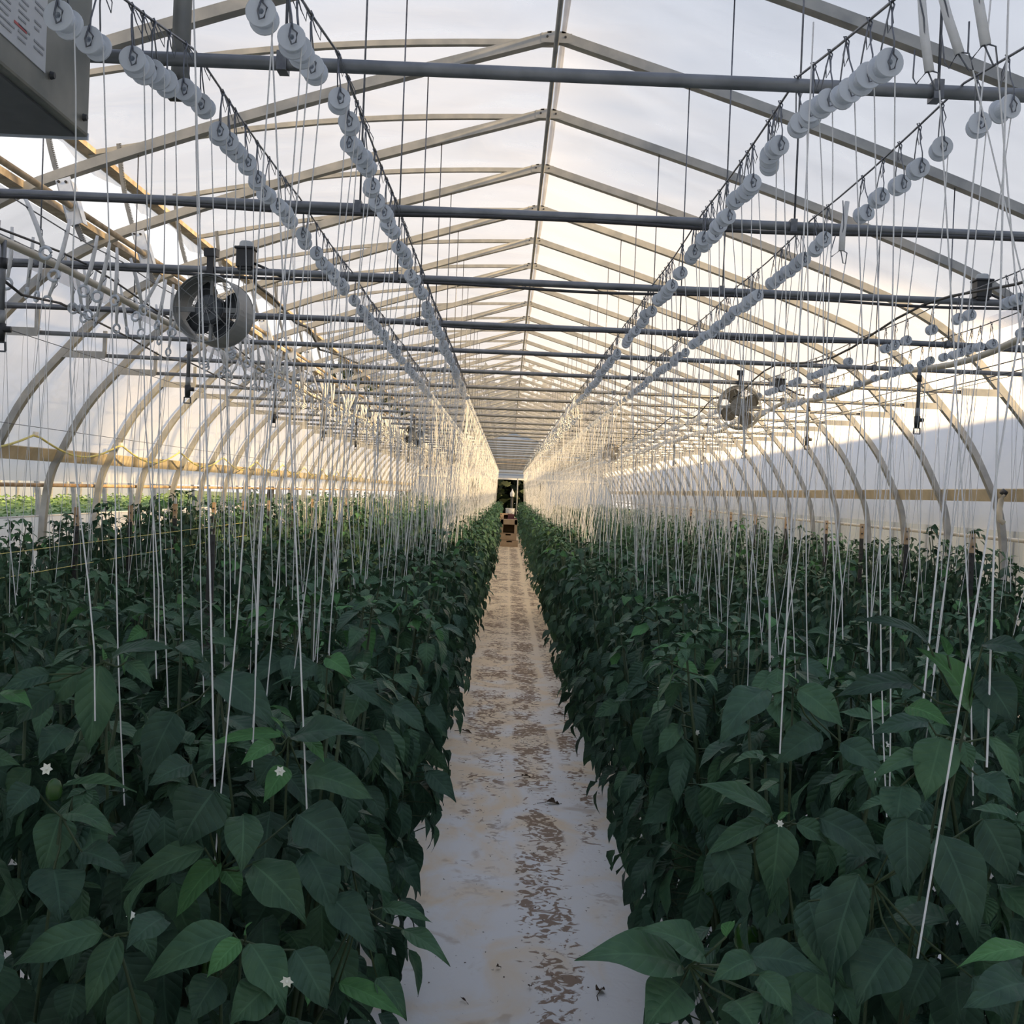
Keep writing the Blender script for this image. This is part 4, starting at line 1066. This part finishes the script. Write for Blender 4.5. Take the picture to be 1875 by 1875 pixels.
for (cx_, cy_), y, lv in SHOOTS:
    Vs, Fs, Ms, off, stm = [], [], [], 0, []
    cpt = at(cx_, cy_, y + .02)
    for bx_, by_, tx_, ty_, wpx, tone in lv:
        j = rgh.uniform(-.03, .05)
        b_ = at(bx_, by_, y + j); tipdown = .02 if ty_ > by_ else -.01
        t_ = at(tx_, ty_, y + j - rgh.uniform(.01, .06))
        L = (t_ - b_).length; W = wpx * (y + j) / F * 1.02
        ex_ = (t_ - b_).normalized()
        nrm = (Vector((0, 0, EYE)) - b_).normalized() * .75 + Vector((rgh.uniform(-.25, .25), 0, .75)); nrm = (nrm - ex_ * nrm.dot(ex_)).normalized()
        ey_ = nrm.cross(ex_)
        V, Fq = leaf_grid(1.0, W / L, .9, .10, 14, 8, rgh.uniform(.03, .09), rgh)
        # leaf_grid curls: bring its chord onto the x axis
        tipv = V[(14) * 9 + 4]; a_ = math.atan2(-tipv[2], tipv[0]); cs, sn_ = math.cos(a_), math.sin(a_)
        X = V[:, 0] * cs - V[:, 2] * sn_; Z = V[:, 0] * sn_ + V[:, 2] * cs; k9 = 1 / math.hypot(tipv[0], tipv[2])
        P = np.stack([X * k9, V[:, 1], Z * k9], 1) * L
        # quilted side veins
        tt = P[:, 0] / L; P[:, 2] += .010 * W * np.sin((tt - np.abs(P[:, 1]) / L * 1.2) * 60) * np.clip(np.abs(P[:, 1]) / W * 4, 0, 1)
        Rm = np.array([list(ex_), list(ey_), list(nrm)])
        P = P @ Rm + np.array(list(b_))
        Vs.append(P); Fs.append(Fq + off); Ms.append(np.full(len(Fq), tone)); off += len(P)
        stm.append((b_, (b_ + cpt) / 2 + Vector((0, .01, -.01)), cpt, ))
    hero_shoots.append((cpt, np.concatenate(Vs), np.concatenate(Fs), np.concatenate(Ms), stm))
nearest = {}
plants_near = [(o, o.location) for o in C.objects if o.name.startswith('pepper_plant') and abs(o.location.x) < 1.3 and o.location.y < 3.4]
def world_to(o, t):
    o.parent = t
    o.matrix_parent_inverse = (Matrix.Translation(t.location) @ t.rotation_euler.to_matrix().to_4x4() @ Matrix.Diagonal((*t.scale, 1))).inverted()
for cpt, V, Fq, Mi, stm in hero_shoots:
    pl = min(plants_near, key=lambda q: (q[1].x - cpt.x) ** 2 + (q[1].y - cpt.y - .12) ** 2 + (0 if q[1].x * cpt.x > 0 else 9))[0]
    o = bpy.data.objects.new('leafy_shoot', np_mesh('leafy_shoot', V, Fq, Mi, LEAFM, grid=(14, 8))); C.objects.link(o); world_to(o, pl)
    mb = MB()
    for s3 in stm: mb.tube(list(s3), [.0016, .0018, .002], 5)
    x0, y0 = pl.location.x, pl.location.y
    low = Vector((x0, y0, .35)); mb.tube([cpt, cpt.lerp(low, .35) + Vector((0, .03, -.04)), cpt.lerp(low, .7), low], [.002, .003, .004, .005], 7)
    world_to(mb.build('shoot_stem', M['stem']), pl)
# plants right in front of the lens get their own leaves, thinned where a named shoot stands in front
for o, loc in plants_near:
    if loc.y > 2.75: continue
    fol = [c for c in o.children if c.name.startswith('foliage')][0]
    V, Fq, Mi, st_ = gen_plant(int(500 + loc.y * 100), 190, 1.30, .27, (8, 4), 1.0)
    k45 = 45; a = o.rotation_euler.z; c_, s_ = math.cos(a), math.sin(a); nlf = len(V) // k45; keep = []
    Wd = V.copy(); Wd[:, 0] = V[:, 0] * c_ - V[:, 1] * s_ + loc.x; Wd[:, 1] = V[:, 0] * s_ + V[:, 1] * c_ + loc.y; Wd[:, 2] = V[:, 2] * o.scale.z
    for i in range(nlf):
        bad = False
        for q_ in (4 * 5 + 2, 7 * 5 + 2, 1 * 5 + 2):
            p = Wd[i * k45 + q_]; pp = pix(p)
            if pp is None or p[1] < 1.0: bad = True; break
            for hx_, hy_, hr_, hy2 in hero_disc:
                if p[1] < hy2 + .03 and (pp[0] - hx_) ** 2 + (pp[1] - hy_) ** 2 < (hr_ + 30) ** 2: bad = True; break
            if bad: break
        if not bad: keep.append(i)
    if not keep: keep = [0]
    V2 = np.concatenate([V[i * k45:(i + 1) * k45] for i in keep]); nf = 32
    F2 = np.concatenate([Fq[i * nf:(i + 1) * nf] - i * k45 + n_ * k45 for n_, i in enumerate(keep)]); M2 = np.concatenate([Mi[i * nf:(i + 1) * nf] for i in keep])
    fol.data = np_mesh('foliage', V2, F2, np.minimum(M2, 1), LEAFM, grid=(8, 4))
    sm_ = [c for c in o.children if c.name.startswith('stem')][0]; sm_.data = stem_mesh([q for q in st_ if q[0][2] == 0 or (len(q) == 3 and loc.y > 2.2)])
# the few flowers and fruits that show in front
for px, py, y, nm_, me_, sc_ in ((513, 1412, 1.88, 'flower', fmd, 1.1), (86, 1408, 1.62, 'flower', fmd, 1.1), (98, 1462, 1.66, 'pepper_fruit', pmd, .45), (292, 1795, 1.66, 'pepper_fruit', prd, .3), (1428, 1508, 1.9, 'flower', fmd, .8)):
    p = at(px, py, y); pl = min(plants_near, key=lambda q: (q[1] - p).length)[0]
    o = bpy.data.objects.new(nm_, me_); C.objects.link(o); world_to(o, pl); o.location = p + Vector((0, 0, .03 if 'fruit' in nm_ else 0)); o.scale = (sc_,) * 3
    o.rotation_euler = (1.3, 0, 0) if nm_ == 'flower' else (0, 0, 0)

# ------------------------------------------------------------------ posts among the beds
def post(x, y, zt, lab, top=True):
    t = thing('bed_post', (x, y, 0), lab, 'post', 'posts standing in the beds')
    mb = MB(); mb.box((0, 0, (zt - .12) / 2), (0.032, 0.012, zt - .12)); mb.box((0, .012, (zt - .12) / 2), (0.008, 0.03, zt - .12))
    for i in range(int(zt / .055)): mb.box((0, -.009, .05 + i * .055), (.012, .008, .012))
    mb.build('shaft', M['post'], t)
    if top: MB().box((0, 0, zt - .06), (.034, .016, .125)).build('rusty_top', M['rust'], t)
    return t
for i, k_ in enumerate((6.0, 6.85, 7.77, 8.8, 9.8, 10.8, 12, 13.2, 14.6, 16)):
    post(-2.3 * S, k_ * S, EYE - .18 * S, 'dark notched post in the bed by the left wall, %s from the front' % ordn(i + 1))
post(-1.05 * S, 4.0 * S, EYE - .10 * S, 'dark thin post standing between the two nearest left beds', False)
for i, k_ in enumerate((5.75, 6.7, 7.55, 8.4, 9.6, 10.8, 12, 13.2, 14.6)):
    post(2.40 * S, k_ * S, EYE - .115 * S, 'dark post with rusty top in the bed by the right wall, %s from the front' % ordn(i + 1))
for zt, nm in ((EYE - .46, 'upper'), (EYE - .60, 'lower')):
    tag(MB().tube([(-2.3 * S, 4.0, zt - .02), (-2.3 * S + .1, 12.0, zt + .02)], .0025, 4).build('trellis_cord', M['yellow']), '%s of two pale yellow cords strung along the bed by the left wall' % nm, 'cord')

# ------------------------------------------------------------------ aisle things
def carton(c, d, name, lab, open_front=False, m='card'):
    t = thing(name, c, lab, 'box')
    w, l, h = d; mb = MB(); th = .012
    for b_, dd in (((0, 0, th / 2), (w, l, th)), ((0, l / 2, h / 2), (w, th, h)), ((-w / 2, 0, h / 2), (th, l, h)), ((w / 2, 0, h / 2), (th, l, h))): mb.box(b_, dd)
    if open_front:
        mb.box((0, 0, h - th / 2), (w, l, th)); mb.box((-w * .42, -l / 2, h / 2), (w * .16, th, h)); mb.box((w * .42, -l / 2, h / 2), (w * .16, th, h)); mb.box((0, -l / 2, h * .82), (w, th, h * .36))
    else:
        mb.box((0, -l / 2, h * .36), (w, th, h * .72)); mb.box((-w * .33, -l / 2, h * .86), (w * .34, th, h * .28)); mb.box((w * .33, -l / 2, h * .86), (w * .34, th, h * .28)); mb.box((0, 0, h * .97), (w * .98, l * .98, th))
    mb.build('shell', M[m], t)
    MB().box((0, l * .3, h * .5), (w * .9, .004, h * .85)).build('inner_shade', M['card_dark'], t)  # dark sheet standing for the shade inside the box
    return t
def floor_pt(px, py):
    d = C2W @ Vector((px - 937.5, 937.5 - py, -F)); t = -EYE / d.z; return Vector((d.x * t, d.y * t, 0))
yb = 34.0
carton((at(932, 999, yb).x, yb, 0), (.52, .38, .19), 'carton', 'low brown cardboard carton on the aisle floor, front bottom of the stack')
carton((at(930, 990, yb).x, yb + .05, .195), (.50, .36, .2), 'carton', 'brown cardboard carton with hand slot lying on the bottom carton')
carton((at(931, 980, yb).x, yb + .08, .40), (.50, .40, .42), 'carton', 'tall brown carton with dark square opening on top of the stack', True)
carton((at(929, 952, 36.5).x - .05, 36.5, 0.0), (.42, .4, .95), 'carton', 'pale cardboard carton standing behind the stacked cartons')
t = thing('crate', (at(938, 950, 35.4).x, 35.4, .82 - .0), 'dark maroon crate behind the cardboard boxes in the aisle', 'crate')
t.location.z = 0
mb = MB(); mb.box((0, 0, .42), (.30, .3, .84)); mb.box((-.04, 0, .9), (.2, .2, .12)); mb.build('body', M['crate'], t, bevel=.01)
mb = MB(); 
for i in range(4): mb.box((0, -.153, .15 + i * .2), (.26, .008, .03))
mb.build('slots', M['card_dark'], t)
t = thing('bucket', (at(934, 935, 37.5).x, 37.5, 0), 'white bucket stack standing far down the aisle', 'bucket')
MB().lathe([(.0001, 0), (.13, 0), (.15, 1.08), (.16, 1.09), (.16, 1.11), (.14, 1.11), (.13, 1.0)], (0, 0, 0), 'Z', 18).build('body', M['white'], t)
MB().tube([(.15 * math.cos(a), .15 * math.sin(a), 1.05 - .12 * math.sin(a) ** 2) for a in np.linspace(PI, 2 * PI, 9)], .004, 5).build('handle', M['wire'], t)
# lantern-like white object on a dark post at the end door
t = thing('lantern_post', (at(938, 905, 42).x, 42, 0), 'pale lantern-shaped object on a dark post before the end door', 'lantern')
zt = EYE - .02
MB().tube([(0, 0, 0), (0, 0, zt - .15)], .05, 10).build('post', M['post'], t)
mb = MB(); mb.lathe([(.0001, zt - .15), (.07, zt - .14), (.085, zt - .04), (.07, zt + .02), (.02, zt + .03), (.0001, zt + .03)], (0, 0, 0), 'Z', 16); mb.build('lantern_body', M['white'], t)
mb = MB(); mb.lathe([(.055, zt + .02), (.025, zt + .1), (.008, zt + .15), (.0001, zt + .15)], (0, 0, 0), 'Z', 12); mb.build('cone_top', M['white'], t)
tag(MB().tube([at(948, 876, 46.5), at(947, 905, 46.5), Vector((at(947, 905, 46.5).x, 46.5, 0))], .03, 6).build('door_pole', M['galv']), 'thin pale pole leaning in the end doorway', 'pole')

# litter lying in the aisle
def litter(px, py, L, W, ang, lab, stalk=True):
    p = floor_pt(px, py); t = thing('dry_leaf', p, lab, 'dried leaf', 'dried litter in the aisle', ang)
    rg = np.random.default_rng(int(px)); V, Fq = leaf_grid(L, W, .4, .3, 6, 4, .25, rg); V[:, 2] += .012
    me = np_mesh('blade', V, Fq, np.zeros(len(Fq)), [M['debris']]); o = bpy.data.objects.new('blade', me); C.objects.link(o); o.parent = t
    if stalk: MB().tube([(0, 0, .01), (-.02, .004, .006), (-.05, -.006, .004)], .0016, 4).build('stalk', M['debris'], t)
litter(1097, 1822, .05, .035, 1.3, 'dark crumpled dry leaf with stalk at the bottom right of the aisle')
litter(1000, 1472, .10, .05, .1, 'brown dry leaf lying on the soil streak halfway down the near aisle')
litter(955, 1424, .07, .03, .3, 'small brown dry leaf above the bigger one on the aisle floor')
litter(845, 1340, .12, .03, -.4, 'thin curled dry leaf near the left bed edge of the aisle')
litter(1020, 1309, .07, .025, .1, 'small dark dry leaf alone on the clean right side of the aisle')
litter(970, 1813, .02, .016, 1.5, 'tiny dark dry crumb near the bottom of the aisle', False)
litter(908, 1776, .022, .018, .2, 'tiny round dark crumb low in the middle of the aisle', False)
litter(842, 1832, .05, .008, -.8, 'thin dark twig-like leaf at the bottom left of the aisle', False)
mb = MB(); rl = random.Random(3)
for i in range(900):
    y = rl.uniform(2.8, 16); x = rl.gauss(.2, .16) if rl.random() < .7 else rl.uniform(-.35, .5); s_ = rl.uniform(.002, .007)
    q = [Vector((rl.uniform(-1, 1), rl.uniform(-1, 1), rl.uniform(0, .8))) * s_ for _ in range(4)]
    mb.add([Vector((x, y, .001)) + v for v in q], [(0, 1, 2), (0, 2, 3), (0, 3, 1), (1, 3, 2)])
tag(mb.build('soil_crumbs', M['debris']), 'brown soil crumbs scattered along the aisle floor', 'soil', kind='stuff')

# ------------------------------------------------------------------ outside: neighbouring houses and trees
def neighbour(xc, y0, y1, name, lab, low_open=False):
    t = thing(name, (xc, y0, 0), lab, 'greenhouse'); t.scale = (1, 1, 1.08 if xc > 0 else 1)
    full = [(-a, b - 0) for a, b in reversed(HP)] + [(a, b) for a, b in HP[1:]]
    if low_open: full = [p for p in full if p[0] < -2.2]
    mb = MB(); n = len(full); L_ = y1 - y0
    vs = [(x, y, z) for y in (0, L_) for x, z in full]
    mb.add(vs, [(i, i + 1, n + i + 1, n + i) for i in range(n - 1)], 0, True)
    mb.build('film', M['far_film'], t)
    g = MB(); g.add([(x, 0, z) for x, z in full], [tuple(range(n))]); g.build('end_wall', M['far_film'], t)
    g = MB(); g.add([(x, L_, z) for x, z in full], [tuple(range(n))]); g.build('end_wall', M['far_film'], t)
    h0 = hm.build('hoop', M['galv'], t); h0.scale = (.985, 1, .985)
    for k2 in range(1, min(38, int(L_ / S))):
        h = h0.copy(); C.objects.link(h); h.parent = t; h.location = (0, k2 * S, 0)
    return t
neighbour(9.75, 2.0, 47, 'neighbour_greenhouse', 'pale neighbouring greenhouse beyond the right wall')
neighbour(-10.6, -1, 47, 'neighbour_greenhouse', 'pale neighbouring greenhouse seen through the left side gap', True)
mb = MB(); rl = random.Random(8)
for i in range(5200):
    x = rl.uniform(-13.6, -7.6); y = rl.uniform(8, 46); s_ = rl.uniform(.05, .12); a = rl.uniform(0, 6.28); z = rl.uniform(.82, 1.02)
    mb.add([(x, y, z), (x + s_ * math.cos(a), y + s_ * math.sin(a), z + s_ * .5), (x + s_ * 1.4 * math.cos(a + .5), y + s_ * 1.4 * math.sin(a + .5), z + s_ * .1)], [(0, 1, 2)])
mb.box((-10.6, 27, .84), (6.2, 39, .06))
tag(mb.build('seedling_bed', M['seedling']), 'bright green seedlings on benches in the left neighbouring greenhouse', 'seedlings', kind='stuff')

def tree(x, y, h, w, lab, seed, dens=2600):
    t = thing('tree', (x, y, 0), lab, 'tree', 'trees outside the greenhouse'); rg = np.random.default_rng(seed)
    mb = MB(); mb.tube([(0, 0, 0), (.1, 0, h * .35), (0, .1, h * .7)], [.22, .16, .08], 8)
    for i in range(5):
        a = i * 1.3; mb.tube([(0.05, 0, h * (.3 + .07 * i)), (w * .3 * math.cos(a), w * .3 * math.sin(a), h * (.5 + .07 * i))], [.08, .03], 6)
    mb.build('trunk', M['bark'], t)
    cl = [(rg.normal(0, w * .2), rg.normal(0, w * .2), h * rg.uniform(.35, .85), w * rg.uniform(.18, .33)) for _ in range(14)]
    Vs = []; Fs = []
    for i in range(dens):
        c = cl[int(rg.integers(14))]; d = rg.normal(0, 1, 3); d /= np.linalg.norm(d); p = np.array(c[:3]) + d * c[3] * rg.uniform(.7, 1.05)
        s_ = rg.uniform(.12, .30); u = rg.normal(0, 1, 3); u /= np.linalg.norm(u); v = np.cross(u, d); v /= np.linalg.norm(v) + 1e-6
        Vs += [p - u * s_, p + v * s_ * .5, p + u * s_, p - v * s_ * .5]; Fs.append([i * 4, i * 4 + 1, i * 4 + 2, i * 4 + 3])
    me = np_mesh('crown', np.array(Vs), np.array(Fs), np.zeros(len(Fs)), [M['crown']]); o = bpy.data.objects.new('crown', me); C.objects.link(o); o.parent = t
TD = [(-9, 62, 9.5, 7, 'leafy tree glimpsed through the far end of the roof opening', 1), (-14, 66, 9, 7, 'second leafy tree behind the roof opening, farther left', 2), (-20, 60, 8, 7, 'leafy tree beyond the left neighbouring greenhouse', 3),
      (0, 60, 8, 9, 'dark tree seen through the end doorway', 4), (4, 58, 7.5, 7, 'dark tree right of the end doorway', 5), (-4, 57, 7, 7, 'dark tree left of the end doorway', 6),
      (-1, 52.5, 4.2, 6, 'dark bush close behind the end doorway', 9), (1.8, 53.5, 4.6, 6, 'second dark bush behind the end doorway, farther right', 10)]
for a in TD: tree(*a, dens=6500 if a[2] < 5 else 2600)
for i, (x, y, h, w) in enumerate(((17.5, -1.6, 12.5, 8), (17, -8, 13, 9), (24, -6, 14, 9), (22, -14, 14, 10), (16, -14, 12, 9))):  # unseen trees, placed and thickened to keep sun off the near end
    tree(x, y, h, w, 'unseen tree added for shade outside the right wall behind the camera, %s of a row' % ordn(i + 1), 20 + i, 8000)
